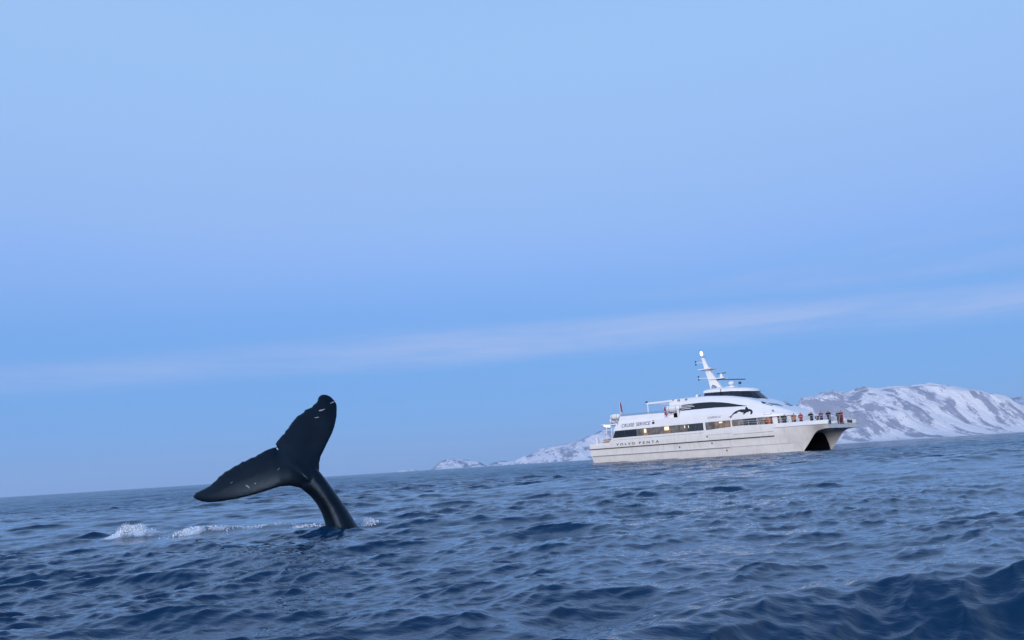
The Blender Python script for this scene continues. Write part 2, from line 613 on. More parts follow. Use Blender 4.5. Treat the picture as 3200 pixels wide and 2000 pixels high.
def land(name, sky_pts, dist, depth, m, gully, rough, seed, shear=0.0, ni=260, nj=110, dome=0.7, crag=None, streak=0.8, jag=0.0):
    """terrain: rises from a shore at dist - depth to a ridge at dist and falls away behind it"""
    sky_pts = np.array(sky_pts)
    az0 = np.radians((sky_pts[0, 0] + sky_pts[-1, 0]) / 2)
    ex, dv = np.array([math.cos(az0), -math.sin(az0)]), np.array([math.sin(az0), math.cos(az0)])
    e_sk = dist * np.tan(np.radians(sky_pts[:, 0]) - az0)
    h_sk = np.hypot(dist, e_sk) * np.tan(np.radians(sky_pts[:, 1]))
    e = np.linspace(e_sk[0], e_sk[-1], ni)
    v = np.linspace(0, 1.7, nj)
    eg, vg = np.meshgrid(e, v, indexing='ij')
    # crest heights, smoothed forward so a spur does not become a wall
    ridge = np.interp(eg, e_sk, h_sk)
    foot = np.interp(np.clip(eg + shear * (1 - vg) * depth, e[0], e[-1]), e_sk, h_sk)
    base = ridge * sstep(0.55, 1.0, vg) + foot * (1 - sstep(0.55, 1.0, vg))
    prof = np.where(vg <= 1, np.sin(np.clip(vg, 0, 1) * np.pi / 2) ** (1 / dome) if dome < 1 else np.clip(vg, 0, 1) ** 0.8,
                    1 - 0.7 * sstep(1.0, 1.7, vg))
    sc = dist / 6000.0
    wp = (fbm(eg / (700 * sc), vg * depth / (700 * sc), seed + 60, 3) - 0.5) * 260 * sc
    gx = (eg + shear * vg * depth + wp) / (380 * sc)
    g1 = fbm(gx, (vg * depth + wp) / (1300 * sc), seed, 4, ridged=True)
    g2 = fbm(eg / (180 * sc), vg * depth / (260 * sc), seed + 30, 5)
    away = 1 - np.exp(-((vg - 1) / 0.06) ** 2) * 0.93
    rise = sstep(0.0, 0.25, vg)
    cg = 1.0 if crag is None else np.interp(eg, [c[0] for c in crag_e(crag, dist, az0)], [c[1] for c in crag])
    h = base * prof + (base + 25 * sc) * ((g1 - 0.55) * gully * cg + (g2 - 0.5) * rough * cg) * rise * away
    h = np.maximum(h, -3) * sstep(-0.001, 0.03, vg) - 2 * (vg <= 0.001)
    if jag > 0:
        h = h + np.exp(-((vg - 1) / 0.05) ** 2) * (fbm(eg / (70 * sc), vg * 0 + 3.3, seed + 120, 4, ridged=True) - 0.5) * jag * np.clip((cg - 0.7) * 2.5, 0, 1)
    dist_ = dist - depth + vg * depth
    az_ = az0 + np.arctan2(eg, dist_)
    lim = np.hypot(eg, dist_) * np.tan(np.radians(np.interp(np.degrees(az_), sky_pts[:, 0], sky_pts[:, 1])))
    h = np.where((vg < 0.995), np.minimum(h, lim * (0.90 + 0.09 * vg)), h)
    X = ex[0] * eg + dv[0] * dist_
    Y = ex[1] * eg + dv[1] * dist_
    me = grid_mesh(name, np.stack([X.ravel(), Y.ravel(), h.ravel() - 1.0], -1), ni, nj)
    gy, gz = np.gradient(h, e, v * depth)
    steep = np.hypot(gy, gz)
    st1 = fbm((eg + shear * vg * depth + 0.6 * wp) / (75 * sc), (vg * depth + wp) / (420 * sc), seed + 80, 4)
    st2 = fbm((eg + 0.5 * shear * vg * depth) / (60 * sc), vg * depth / (150 * sc), seed + 90, 4, gain=0.7)
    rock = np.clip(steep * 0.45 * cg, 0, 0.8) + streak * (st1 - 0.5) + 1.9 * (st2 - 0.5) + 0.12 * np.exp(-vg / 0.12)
    a = me.attributes.new('rock', 'FLOAT', 'POINT')
    a.data.foreach_set('value', rock.astype(np.float32).ravel())
    o = link(name, me, m)
    tag(o, kind='structure')
    return o


def crag_e(crag, dist, az0):
    return [(dist * math.tan(R(c[0]) - az0), c[1]) for c in crag]


SK_MAIN = [(13.6, 0.9), (15.656, 1.9), (17.836, 2.35), (19.568, 2.788), (19.913, 3.024), (20.222, 3.316), (20.993, 3.305), (21.325, 3.473), (21.754, 3.598),
           (22.166, 3.614), (22.764, 3.514), (23.261, 3.456), (23.865, 3.474), (24.381, 3.618), (24.962, 3.539), (25.932, 3.517), (27.262, 3.477),
           (28.010, 3.462), (29.266, 3.247), (29.949, 2.991), (30.804, 2.779), (31.125, 2.584), (31.963, 2.418), (32.357, 2.209), (32.569, 1.939),
           (32.9, 1.7), (33.6, 1.35), (34.797, 0.75), (36.719, 0.05)]
SK_FAR = [(29.0, 0.3), (30.559, 1.162), (31.700, 1.823), (32.424, 2.092), (32.942, 2.180), (33.421, 2.052), (34.363, 1.802), (36.107, 1.2), (39.0, 0.2)]
SK_HEAD = [(-0.56, 0.02), (-0.40, 0.33), (0.134, 0.559), (0.611, 0.659), (1.461, 1.045), (2.340, 1.152), (3.239, 1.233), (3.783, 1.291), (4.479, 1.490),
           (5.325, 1.803), (5.996, 1.993), (6.821, 2.088), (8.850, 2.203), (12.296, 2.369), (15.643, 2.389), (18.247, 2.2), (20.310, 1.4), (22.5, 0.1)]
SK_I1 = [(-6.70, 0.02), (-6.489, 0.113), (-6.056, 0.453), (-5.558, 0.652), (-4.949, 0.706), (-4.160, 0.588), (-3.883, 0.511), (-3.073, 0.335), (-2.688, 0.104),
         (-2.50, 0.02)]
SK_I2 = [(-2.640, 0.02), (-2.430, 0.110), (-1.857, 0.282), (-1.176, 0.285), (-0.447, 0.286), (0.279, 0.263), (1.202, 0.020)]
SK_I0 = [(-9.0, 0.02), (-8.632, 0.13), (-8.241, 0.16), (-7.759, 0.11), (-7.38, 0.02)]
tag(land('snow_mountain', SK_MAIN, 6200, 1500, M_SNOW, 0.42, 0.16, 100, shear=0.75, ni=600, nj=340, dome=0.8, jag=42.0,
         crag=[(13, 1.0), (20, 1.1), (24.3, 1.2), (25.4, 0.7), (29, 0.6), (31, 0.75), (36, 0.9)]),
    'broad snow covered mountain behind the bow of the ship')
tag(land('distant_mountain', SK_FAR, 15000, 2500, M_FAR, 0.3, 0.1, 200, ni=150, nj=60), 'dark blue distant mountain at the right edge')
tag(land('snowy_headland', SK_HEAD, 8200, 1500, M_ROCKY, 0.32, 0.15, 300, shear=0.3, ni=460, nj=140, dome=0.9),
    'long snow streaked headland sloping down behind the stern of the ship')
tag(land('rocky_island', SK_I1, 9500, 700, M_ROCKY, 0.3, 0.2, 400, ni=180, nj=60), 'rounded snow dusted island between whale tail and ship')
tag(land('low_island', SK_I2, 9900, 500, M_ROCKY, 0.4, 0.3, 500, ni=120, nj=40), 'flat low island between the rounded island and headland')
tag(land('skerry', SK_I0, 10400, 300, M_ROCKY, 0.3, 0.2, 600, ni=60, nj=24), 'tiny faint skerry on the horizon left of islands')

# ---------------------------------------------------------------- whale tail
M_SKIN = mat('wet_whale_skin', (0.0036, 0.0078, 0.0135), rough=0.33, var=0.5, vscale=2.2, bump=0.10, bscale=7, spec=0.24)
M_SKIN.node_tree.nodes['Principled BSDF'].inputs['Specular Tint'].default_value = (0.50, 0.72, 1.0, 1)
M_SCAR = mat('pale_scar', (0.30, 0.32, 0.34), rough=0.6, var=0.3, vscale=12)
FL = [(-5.90, 1.67), (-5.965, 1.80), (-5.91, 1.90), (-5.80, 2.00), (-5.68, 2.14), (-5.58, 2.29), (-5.48, 2.40), (-5.34, 2.50), (-5.23, 2.58), (-5.08, 2.66),
      (-4.97, 2.73), (-4.92, 2.82), (-4.89, 2.90), (-4.82, 2.94), (-4.72, 2.94), (-4.60, 2.88), (-4.51, 2.78), (-4.46, 2.69), (-4.45, 2.56), (-4.47, 2.35),
      (-4.52, 2.15), (-4.59, 1.97), (-4.70, 1.77), (-4.79, 1.60), (-4.87, 1.45), (-4.91, 1.30), (-4.92, 1.07), (-4.93, 0.95), (-5.10, 0.78), (-5.36, 0.72),
      (-5.62, 0.79), (-5.87, 0.79), (-6.13, 0.72), (-6.52, 0.63), (-6.90, 0.56), (-7.29, 0.52), (-7.59, 0.51), (-7.80, 0.56), (-7.93, 0.62), (-7.98, 0.67),
      (-7.91, 0.76), (-7.75, 0.82), (-7.55, 0.92), (-7.42, 1.03), (-7.29, 1.15), (-7.11, 1.26), (-6.98, 1.33), (-6.72, 1.44), (-6.52, 1.52), (-6.26, 1.65),
      (-6.10, 1.71), (-5.99, 1.725)]
NOTCH, ROOT = np.array([-5.96, 1.72]), np.array([-5.25, 0.98])


def fluke_y(x, z):
    """the flukes are not flat: the near lobe droops towards the camera, the far one leans away, both cup a little"""
    s = (x - ROOT[0]) * 0.83 + (z - ROOT[1]) * 0.56      # along the span, tip to tip
    c = -(x - ROOT[0]) * 0.56 + (z - ROOT[1]) * 0.83     # towards the trailing edge
    return 19.0 + 0.10 * s + 0.05 * s * s + 0.42 * np.maximum(c, -0.35)


def whale():
    root = bpy.data.objects.new('humpback_whale', None)
    COL.objects.link(root)
    root.location = (-4.45, 19.0, -0.25)
    O = np.array(root.location)
    rng = random.Random(5)
    P = []
    n = len(FL)
    for i in range(n):                       # densify; the trailing edges are ragged
        a, b = np.array(FL[i]), np.array(FL[(i + 1) % n])
        trail = (i < 11) or (40 <= i)
        k = max(1, int(np.hypot(*(b - a)) / 0.03))
        nn = np.array([-(b - a)[1], (b - a)[0]]) / max(1e-6, np.hypot(*(b - a)))
        for j in range(k):
            q = a + (b - a) * j / k
            if trail:
                q = q + nn * (rng.uniform(-0.012, 0.012) + 0.012 * math.sin(len(P) * 0.9) * rng.random())
            P.append(q)
    P = np.array(P)
    tg = np.roll(P, -1, 0) - np.roll(P, 1, 0)
    tg /= np.maximum(np.hypot(tg[:, 0], tg[:, 1]), 1e-6)[:, None]
    P = P + 0.012 * np.stack([-tg[:, 1], tg[:, 0]], -1)      # a little outward: the skin is rounded off below
    # fill by distance to the outline: sample points in the blade
    e1, e2 = P, np.roll(P, -1, 0)

    def sdist(q):
        d = e2 - e1
        t = np.clip(((q[:, None, :] - e1) * d).sum(-1) / np.maximum((d * d).sum(-1), 1e-9), 0, 1)
        dd = np.hypot(*np.moveaxis(q[:, None, :] - (e1 + t[..., None] * d), -1, 0)).min(1)
        x, y = q[:, 0:1], q[:, 1:2]
        c = ((e1[:, 1] > y) != (e2[:, 1] > y)) & (x < (e2[:, 0] - e1[:, 0]) * (y - e1[:, 1]) / np.where(e2[:, 1] == e1[:, 1], 1e-9, e2[:, 1] - e1[:, 1]) + e1[:, 0])
        return np.where(c.sum(1) % 2 == 1, dd, -dd)

    st = 0.03
    gx, gz = np.arange(-8.05, -4.35, st), np.arange(0.42, 3.02, st)
    X, Z = np.meshgrid(gx, gz, indexing='ij')
    pts = np.stack([X.ravel(), Z.ravel()], -1)
    inside = sdist(pts)
    bm = bmesh.new()
    ring = [bm.verts.new((p[0], 0, p[1])) for p in P]
    edges = [bm.edges.new((ring[i], ring[(i + 1) % len(ring)])) for i in range(len(ring))]
    keep = pts[inside > 0.022]
    # a 2-D constrained triangulation keeps the ragged outline
    from mathutils.geometry import delaunay_2d_cdt
    vv = [Vector(p) for p in P] + [Vector(p) for p in keep]
    m = len(P)
    rv, re, rf, *_ = delaunay_2d_cdt(vv, [(i, (i + 1) % m) for i in range(m)], [], 1, 1e-5)
    bm.free()
    q = np.array([(p.x, p.y) for p in rv])
    d = np.maximum(sdist(q), 0)
    d[d < 1e-4] = 0
    # blade thickness: thin at the edge, thick near the root and the rounded leading edges
    rootd = np.hypot(q[:, 0] - ROOT[0], q[:, 1] - ROOT[1])
    th = 0.020 + 0.10 * (1 - np.exp(-d / 0.16)) + 0.17 * np.exp(-(rootd / 0.62) ** 2) * (1 - np.exp(-d / 0.25))
    # a keel runs from the peduncle towards the notch
    ax = NOTCH - ROOT
    t = ((q - ROOT) @ ax) / (ax @ ax)
    off = np.abs((q[:, 0] - ROOT[0]) * ax[1] - (q[:, 1] - ROOT[1]) * ax[0]) / np.hypot(*ax)
    keel = 0.10 * np.exp(-(off / 0.10) ** 2) * np.clip(1 - t / 0.8, 0, 1) * (t > -0.5)
    yb = fluke_y(q[:, 0], q[:, 1])
    nv = len(q)
    V = [(q[i, 0] - O[0], yb[i] - (th[i] if d[i] > 0 else 0) - keel[i] - O[1], q[i, 1] - O[2]) for i in range(nv)]
    V += [(q[i, 0] - O[0], yb[i] + (th[i] if d[i] > 0 else 0) - O[1], q[i, 1] - O[2]) for i in range(nv)]
    F = [tuple(f) for f in rf] + [tuple(i + nv for i in f[::-1]) for f in rf]
    for i in range(nv):
        pass
    cnt = {}
    for f in rf:
        for a, b in zip(f, f[1:] + f[:1]):
            cnt[(a, b)] = 1
    for a, b in list(cnt):
        if (b, a) not in cnt:
            F.append((b, a, a + nv, b + nv))
    # the tail stock: an oval tube, deeper than wide, curving down into the water
    path = [(-5.78, 1.62, 0.05, 0.04), (-5.62, 1.46, 0.11, 0.07), (-5.43, 1.25, 0.21, 0.12), (-5.26, 1.03, 0.30, 0.17), (-5.10, 0.86, 0.295, 0.22), (-4.93, 0.675, 0.265, 0.25),
            (-4.76, 0.44, 0.258, 0.28), (-4.63, 0.22, 0.275, 0.31), (-4.53, 0.02, 0.305, 0.35), (-4.45, -0.18, 0.345, 0.40), (-4.37, -0.42, 0.40, 0.46), (-4.27, -0.75, 0.47, 0.55), (-4.1, -1.2, 0.6, 0.7),
            (-3.8, -1.9, 0.8, 0.9)]
    rings = []
    for i, (x, z, ra, rb) in enumerate(path):
        a, b = path[max(i - 1, 0)], path[min(i + 1, len(path) - 1)]
        tx, tz = b[0] - a[0], b[1] - a[1]
        ln = math.hypot(tx, tz)
        nx, nz = -tz / ln, tx / ln            # across, in the picture's plane
        y0 = fluke_y(x, z) if z > 0.9 else 18.94 + 0.10 * (0.9 - z)
        if i < 4:
            y0 -= 0.04
        r_ = []
        for k in range(20):
            an = 2 * math.pi * k / 20
            ca, sa = math.cos(an), math.sin(an)
            pinch = 1 - 0.16 * abs(ca) ** 3          # slightly keeled above and below
            r_.append((x + nx * ra * ca - O[0], y0 + rb * sa * pinch - O[1], z + nz * ra * ca - O[2]))
        rings.append(r_)
    def out_(p):                             # keep the outline as the blade leans away
        k_ = (p[1] + O[1]) / 19.0
        return ((p[0] + O[0]) * k_ - O[0], p[1], (p[2] + O[2] - EYE) * k_ + EYE - O[2])
    mb = MB()
    mb.add([out_(p) for p in V], F)
    mb.loft([[out_(p) for p in r_] for r_ in rings])
    me = bpy.data.meshes.new('tail_raw')
    me.from_pydata(mb.v, [], mb.f)
    bm = bmesh.new()
    bm.from_mesh(me)
    bmesh.ops.recalc_face_normals(bm, faces=bm.faces)
    bm.to_mesh(me)
    bm.free()
    tmp = bpy.data.objects.new('tail_raw', me)
    COL.objects.link(tmp)
    rm = tmp.modifiers.new('r', 'REMESH')
    rm.mode = 'VOXEL'
    rm.voxel_size = 0.0195
    sm = tmp.modifiers.new('s', 'CORRECTIVE_SMOOTH')
    sm.iterations = 2
    sm.use_only_smooth = True
    dg = bpy.context.evaluated_depsgraph_get()
    fin = bpy.data.meshes.new_from_object(tmp.evaluated_get(dg))
    bpy.data.objects.remove(tmp)
    fin.materials.clear()
    fin.polygons.foreach_set('use_smooth', [True] * len(fin.polygons))
    fin.name = 'tail'
    link('tail', fin, M_SKIN, root)
    tag(root, 'dark humpback whale tail raised out of the water beside white foam', 'whale')
    # pale scars and barnacle patches: small raised crusts on the blade
    for x, z, ln, wd, ang in [(-4.55, 2.735, 0.17, 0.035, 18), (-4.82, 2.565, 0.20, 0.05, 12), (-4.95, 2.39, 0.15, 0.03, 4), (-6.65, 0.83, 0.17, 0.045, -40),
                              (-6.47, 0.895, 0.07, 0.03, -10), (-5.05, 1.02, 0.24, 0.018, -38), (-7.05, 0.95, 0.10, 0.014, 30), (-5.9, 1.2, 0.12, 0.012, 50)]:
        ca, sa = math.cos(R(ang)), math.sin(R(ang))
        b = MB()
        ln, wd = ln * 0.8, wd * 0.75
        vs_, n_ = [], 14
        for lvl, (sc_, lift) in enumerate([(1.0, 0.0), (0.75, 0.012)]):
            for k in range(n_):
                an = 2 * math.pi * k / n_
                jx = 1 + 0.35 * math.sin(3 * an + x * 9)
                u, v = ln / 2 * math.cos(an) * sc_, wd / 2 * math.sin(an) * sc_ * jx
                qx, qz = x + u * ca - v * sa, z + u * sa + v * ca
                dd = max(float(sdist(np.array([[qx, qz]]))[0]), 0)
                rd = math.hypot(qx - ROOT[0], qz - ROOT[1])
                tt = 0.020 + 0.10 * (1 - math.exp(-dd / 0.16)) + 0.17 * math.exp(-(rd / 0.62) ** 2) * (1 - math.exp(-dd / 0.25))
                vs_.append(out_((qx - O[0], float(fluke_y(qx, qz)) - tt - 0.004 - lift - O[1], qz - O[2])))
        fs_ = [(k, (k + 1) % n_, n_ + (k + 1) % n_, n_ + k) for k in range(n_)] + [tuple(range(n_, 2 * n_))]
        b.add(vs_, fs_)
        b.build('scar', M_SCAR, root, 40)
    return root


whale()

# ---------------------------------------------------------------- white water thrown up by the tail
M_SPRAY = mat('spray', (0.80, 0.84, 0.88), rough=0.6)


def splash(name, label, spots, seed):
    rng = random.Random(seed)
    mb = MB()
    ico = bmesh.new()
    bmesh.ops.create_icosphere(ico, subdivisions=1, radius=1)
    iv = [tuple(v.co) for v in ico.verts]
    jf = [tuple(v.index for v in f.verts) for f in ico.faces]
    ico.free()
    for x, y, rx, ry, h, count in spots:
        for i in range(count):
            u, v = rng.gauss(0, 0.45), rng.gauss(0, 0.45)
            X, Y = x + u * rx, y + v * ry
            _, _, z0, _ = sea_height(np.array([X]), np.array([Y]), np.array([0.08]))
            top = h * math.exp(-(u * u + v * v) * 1.6)
            t = rng.random() ** 1.7
            r = rng.uniform(0.007, 0.022) * (1.15 - 0.7 * t)
            c = (X + rng.gauss(0, 0.03), Y, float(z0[0]) + top * t)
            mb.add([(c[0] + a[0] * r * rng.uniform(.8, 1.3), c[1] + a[1] * r, c[2] + a[2] * r * rng.uniform(.8, 1.2)) for a in iv], jf)
    o = mb.build(name, M_SPRAY, None, 60)
    tag(o, label, 'splash', kind='stuff')
    return o


splash('splash', 'white burst of spray at the left end of the foam', [(-10.7, 21.1, 0.24, 0.2, 0.16, 240), (-10.3, 21.2, 0.35, 0.2, 0.07, 130)], 1)
splash('foam_clumps', 'ragged white foam left of the whale tail', [(-8.7, 20.4, 0.45, 0.35, 0.06, 160), (-8.0, 20.6, 0.9, 0.4, 0.04, 120), (-7.0, 20.8, 0.9, 0.4, 0.03, 80),
                                                                  (-5.5, 20.1, 0.6, 0.3, 0.05, 100)], 2)
splash('wake_spray', 'small splash just right of the whale tail stock', [(-3.95, 19.6, 0.36, 0.25, 0.15, 300)], 3)

# ---------------------------------------------------------------- the ship
M_WHITE = mat('white_ship_paint', (0.84, 0.835, 0.83), rough=0.35, var=0.06, vscale=0.7)
M_HULL = mat('white_hull_paint', (0.81, 0.79, 0.75), rough=0.4, var=0.10, vscale=0.9)
ht = M_HULL.node_tree
hm_ = ht.nodes.new('ShaderNodeMapping')
hm_.inputs['Scale'].default_value = (1.6, 1.6, 0.22)
ht.links.new(ht.nodes['Texture Coordinate'].outputs['Object'], hm_.inputs[0])
hn_ = ht.nodes.new('ShaderNodeTexNoise')
hn_.inputs['Scale'].default_value = 2.0
hn_.inputs['Detail'].default_value = 5
ht.links.new(hm_.outputs[0], hn_.inputs['Vector'])
hr_ = ht.nodes.new('ShaderNodeMapRange')
hr_.inputs[1].default_value, hr_.inputs[2].default_value = 0.56, 0.75
hr_.inputs[3].default_value, hr_.inputs[4].default_value = 0.0, 0.35
ht.links.new(hn_.outputs[0], hr_.inputs[0])
hx_ = ht.nodes.new('ShaderNodeMix')
hx_.data_type = 'RGBA'
hx_.inputs[7].default_value = (0.42, 0.36, 0.30, 1)
ht.links.new(hr_.outputs[0], hx_.inputs[0])
ht.links.new(ht.nodes['Mix'].outputs[2], hx_.inputs[6])
ht.links.new(hx_.outputs[2], ht.nodes['Principled BSDF'].inputs['Base Color'])
M_BLACK = mat('black_paint_and_tunnel_shade', (0.003, 0.004, 0.008), rough=0.6, spec=0.1)  # black paint on fittings; inside the hull tunnel it stands for shade
M_RAIL = mat('grey_painted_rail', (0.55, 0.56, 0.58), rough=0.5)
M_RUB = mat('dark_rubber', (0.035, 0.036, 0.045), rough=0.7)
M_GLASS = mat('tinted_glass', (0.012, 0.014, 0.02), rough=0.08, spec=0.6)
M_GREY = mat('grey_metal', (0.28, 0.30, 0.33), rough=0.5)
M_DARKM = mat('dark_metal', (0.05, 0.055, 0.07), rough=0.5)
M_LETTER = mat('dark_blue_lettering', (0.06, 0.065, 0.13), rough=0.5)
M_LETTERB = mat('black_lettering', (0.02, 0.022, 0.04), rough=0.5)
M_EMBLEM = mat('black_emblem', (0.010, 0.010, 0.014), rough=0.5)
M_LAMP = mat('lit_lamp', (0.9, 0.85, 0.7), rough=0.5, emit=(1.0, 0.86, 0.58), emit_s=2.6)
M_WINLIT = mat('lit_saloon_lamp', (0.8, 0.7, 0.5), rough=0.5, emit=(1.0, 0.80, 0.50), emit_s=0.7)
M_RED = mat('flag_red', (0.45, 0.03, 0.05), rough=0.8)
M_BLUE = mat('flag_blue', (0.02, 0.03, 0.16), rough=0.8)
M_FWHITE = mat('flag_white', (0.75, 0.75, 0.75), rough=0.8)
M_WOOD = mat('crate_wood', (0.50, 0.33, 0.19), rough=0.8, var=0.35, vscale=5)
M_PINK = mat('faded_red_paint', (0.55, 0.25, 0.22), rough=0.6)


def pane_mat(name, col, emit, s):
    m = mat(name, col, rough=0.10, spec=0.6)
    t = m.node_tree
    b = t.nodes['Principled BSDF']
    no = t.nodes.new('ShaderNodeTexNoise')
    no.inputs['Scale'].default_value = 1.7
    no.inputs['Detail'].default_value = 3
    tcn = t.nodes.new('ShaderNodeTexCoord')
    t.links.new(tcn.outputs['Object'], no.inputs['Vector'])
    rp = t.nodes.new('ShaderNodeValToRGB')
    rp.color_ramp.elements[0].position, rp.color_ramp.elements[1].position = 0.36, 0.66
    rp.color_ramp.elements[0].color = (*[c * 0.35 for c in emit], 1)
    rp.color_ramp.elements[1].color = (*emit, 1)
    t.links.new(no.outputs[0], rp.inputs[0])
    t.links.new(rp.outputs[0], b.inputs['Emission Color'])
    b.inputs['Emission Strength'].default_value = s
    return m


M_PANE = [pane_mat('dim_saloon_window', (0.03, 0.03, 0.035), (0.17, 0.15, 0.14), 0.95),
          pane_mat('lit_saloon_window', (0.04, 0.035, 0.035), (0.30, 0.20, 0.135), 0.95),
          pane_mat('faint_glow_saloon_window', (0.02, 0.024, 0.03), (0.05, 0.055, 0.065), 0.6)]  # the darkest panes too have a weak grey glow put into them

ship = bpy.data.objects.new('catamaran_ferry', None)
COL.objects.link(ship)
ship.location = SO
ship.rotation_euler = (0, 0, -PHI)
tag(ship, 'white twin hulled passenger ship with raked mast and black whale emblem', 'ship')
I = np.interp


def f_b(x):
    return float(I(x, [-1, 2, 31, 34, 36, 36.9, 37.3], [5.1, 5.25, 5.25, 5.18, 5.0, 4.8, 4.55]))


def f_zk(x):
    return float(I(x, [-1, 28, 31, 32.6, 33.61, 34.54, 35.26, 35.66, 36.2, 36.8, 37.5], [-1.2, -1.2, -1.0, -.4, .29, 1.41, 2.31, 2.66, 2.83, 2.90, 2.94]))


def f_zw(x):
    return max(float(I(x, [-1, 29, 33, 35.2, 36.5, 37.5], [1.8, 1.8, 2.5, 2.82, 2.90, 2.95])), f_zk(x) + 0.005)


def f_top(x):
    return float(I(x, [-1, 3.3, 3.9, 20.4, 25.2, 26.4, 28.9, 37.5], [3.30, 3.32, 3.93, 3.92, 4.13, 4.12, 4.04, 3.97]))


YK = 4.15


def hull_section(x, deck):
    b, zk, zw, zt = f_b(x), f_zk(x), f_zw(x), f_top(x)
    bw = float(sstep(26.5, 33.5, x))
    flat = float(sstep(35.4, 36.6, x))
    d = zw - zk

    def oy(tgt, z):
        g = max(0.0, min(1.0, (z - zk) / max(0.05, 3.46 - zk))) ** 0.85
        return YK + (tgt - YK) * ((1 - bw) + bw * g)

    def iy(dy, z):
        g = max(0.0, min(1.0, (z - zk) / max(0.05, zw - zk))) ** 0.9
        return YK - dy * ((1 - bw) + bw * g)

    p = [(0.0, zw), (1.4, zw), (2.1, zw - 0.015 * min(1, d))]
    for t, dy in ((0.04, 1.75), (0.13, 1.38), (0.28, 1.12), (0.48, 0.95), (0.72, 0.72), (0.9, 0.4)):
        z = zw - d * t
        p.append((iy(dy, z), z))
    p.append((YK, zk))
    lv = [(0.62, 0.35), (0.84, 1.36), (0.93, 1.44), (0.955 + (b - YK - 0.955) * 0.75, 2.40), (b - YK, 2.5), (b - YK, 3.46)]
    for i, (dy, z) in enumerate(lv):
        z = max(z, zk + 0.015 * (i + 1))
        p.append((oy(YK + dy, z), z))
    p[-1] = (b, min(3.46, zt - 0.05))
    lean = 0.34 * float(sstep(30.2, 31.2, x))
    p += [(b - 0.02 - lean, zt), (b - 0.2 - lean, zt + 0.002), (b - 0.2 - lean, deck), (0.0, deck)]
    return p


xs = [-0.75, -0.3, 0.5, 1.5, 2.5, 3.3, 3.58, 3.62, 3.9, 5, 8, 12, 16, 20.4, 22, 23.5, 25.2, 26.4, 27.5, 28.5, 29.5, 30.2, 30.7, 31.2, 31.8, 32.3, 32.7, 33.1,
      33.4, 33.61, 33.9, 34.2, 34.54, 34.9, 35.26, 35.5, 35.7, 36.0, 36.3, 36.6, 36.9, 37.1, 37.3]
secs = []
for x in xs:
    h = hull_section(x, 2.75 if x < 3.6 else 3.4)
    secs.append([(x, y, z) for y, z in h] + [(x, -y, z) for y, z in h[-2:0:-1]])
# the transom leans forward towards the water
secs[0] = [(px_ + max(0.0, (2.5 - pz_)) * 0.16, py_, pz_) for px_, py_, pz_ in secs[0]]
nS = len(secs[0])
hv = [p for s_ in secs for p in s_]
hf, hm = [], []
half = len(hull_section(10, 3.4))
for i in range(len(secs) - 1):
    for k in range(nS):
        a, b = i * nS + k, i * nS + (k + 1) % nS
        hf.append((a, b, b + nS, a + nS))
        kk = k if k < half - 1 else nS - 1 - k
        hm.append(1 if kk < 9 and xs[i] < 33.3 else 0)  # shade inside the tunnel, painted black on the inner faces behind the bow flare
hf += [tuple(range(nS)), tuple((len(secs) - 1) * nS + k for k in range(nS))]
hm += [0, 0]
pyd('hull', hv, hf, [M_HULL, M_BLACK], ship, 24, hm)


def side_strip(name, x0, x1, z, h, out_, m, step=1.0, zf=None, port=True):
    """a rail that follows the ship's side"""
    n = max(2, int((x1 - x0) / step))
    for sgn in ((-1, 1) if port else (-1,)):
        rings = []
        for i in range(n + 1):
            x = x0 + (x1 - x0) * i / n
            zz = z if zf is None else zf(x)
            sec = hull_section(x, 3.4)[9:16]
            y = float(I(zz, [q[1] for q in sec], [q[0] for q in sec]))
            rings.append([(x, sgn * (y - 0.05), zz - h / 2), (x, sgn * (y + out_), zz - h / 2), (x, sgn * (y + out_), zz + h / 2), (x, sgn * (y - 0.05), zz + h / 2)])
        MB().loft(rings).build(name, m, ship)


side_strip('rubbing_strake', -0.85, 30.4, 2.46, 0.13, 0.07, M_RUB)
side_strip('spray_rail', -0.3, 23.7, 1.40, 0.10, 0.10, M_GREY)
side_strip('bow_strake', 30.5, 37.2, 3.47, 0.055, 0.035, M_GREY, 0.4)
side_strip('moulding', 24.6, 30.4, 3.05, 0.05, 0.03, M_GREY)
side_strip('moulding', 20.3, 24.4, 3.25, 0.035, 0.02, M_GREY)
side_strip('moulding', 4.2, 20.1, 3.62, 0.035, 0.02, M_GREY)
MB().box((37.33, 0, 3.47), (0.07, 9.1, 0.05)).build('bow_strake', M_GREY, ship)
for y in (-3.9, 2.6):       # openings in the bow bulwark for the mooring lines
    MB().loft(lathe((36.8, y, 3.78), (37.34, y, 3.70), [(0, 0.2), (1, 0.2)], 12)).build('mooring_port', M_DARKM, ship, 40)
MB().box((36.9, -0.9, 2.86), (0.4, 0.9, 0.12)).build('anchor_pocket', M_DARKM, ship)
for x, z in ((20.6, 3.02), (21.2, 2.1), (23.2, 1.0), (15.9, 1.9)):
    sec = hull_section(x, 3.4)[9:16]
    y = float(I(z, [q[1] for q in sec], [q[0] for q in sec]))
    MB().loft(lathe((x, -y + 0.03, z), (x, -y - 0.02, z), [(0, 0.12), (1, 0.12)], 10)).build('scupper', M_DARKM, ship, 40)


# --- main deck saloon
def f_hw(x):
    return float(I(x, [3, 24.5, 26, 28, 30, 31.5, 32.4, 32.9], [5.12, 5.12, 4.95, 4.45, 3.85, 3.1, 2.3, 1.3]))


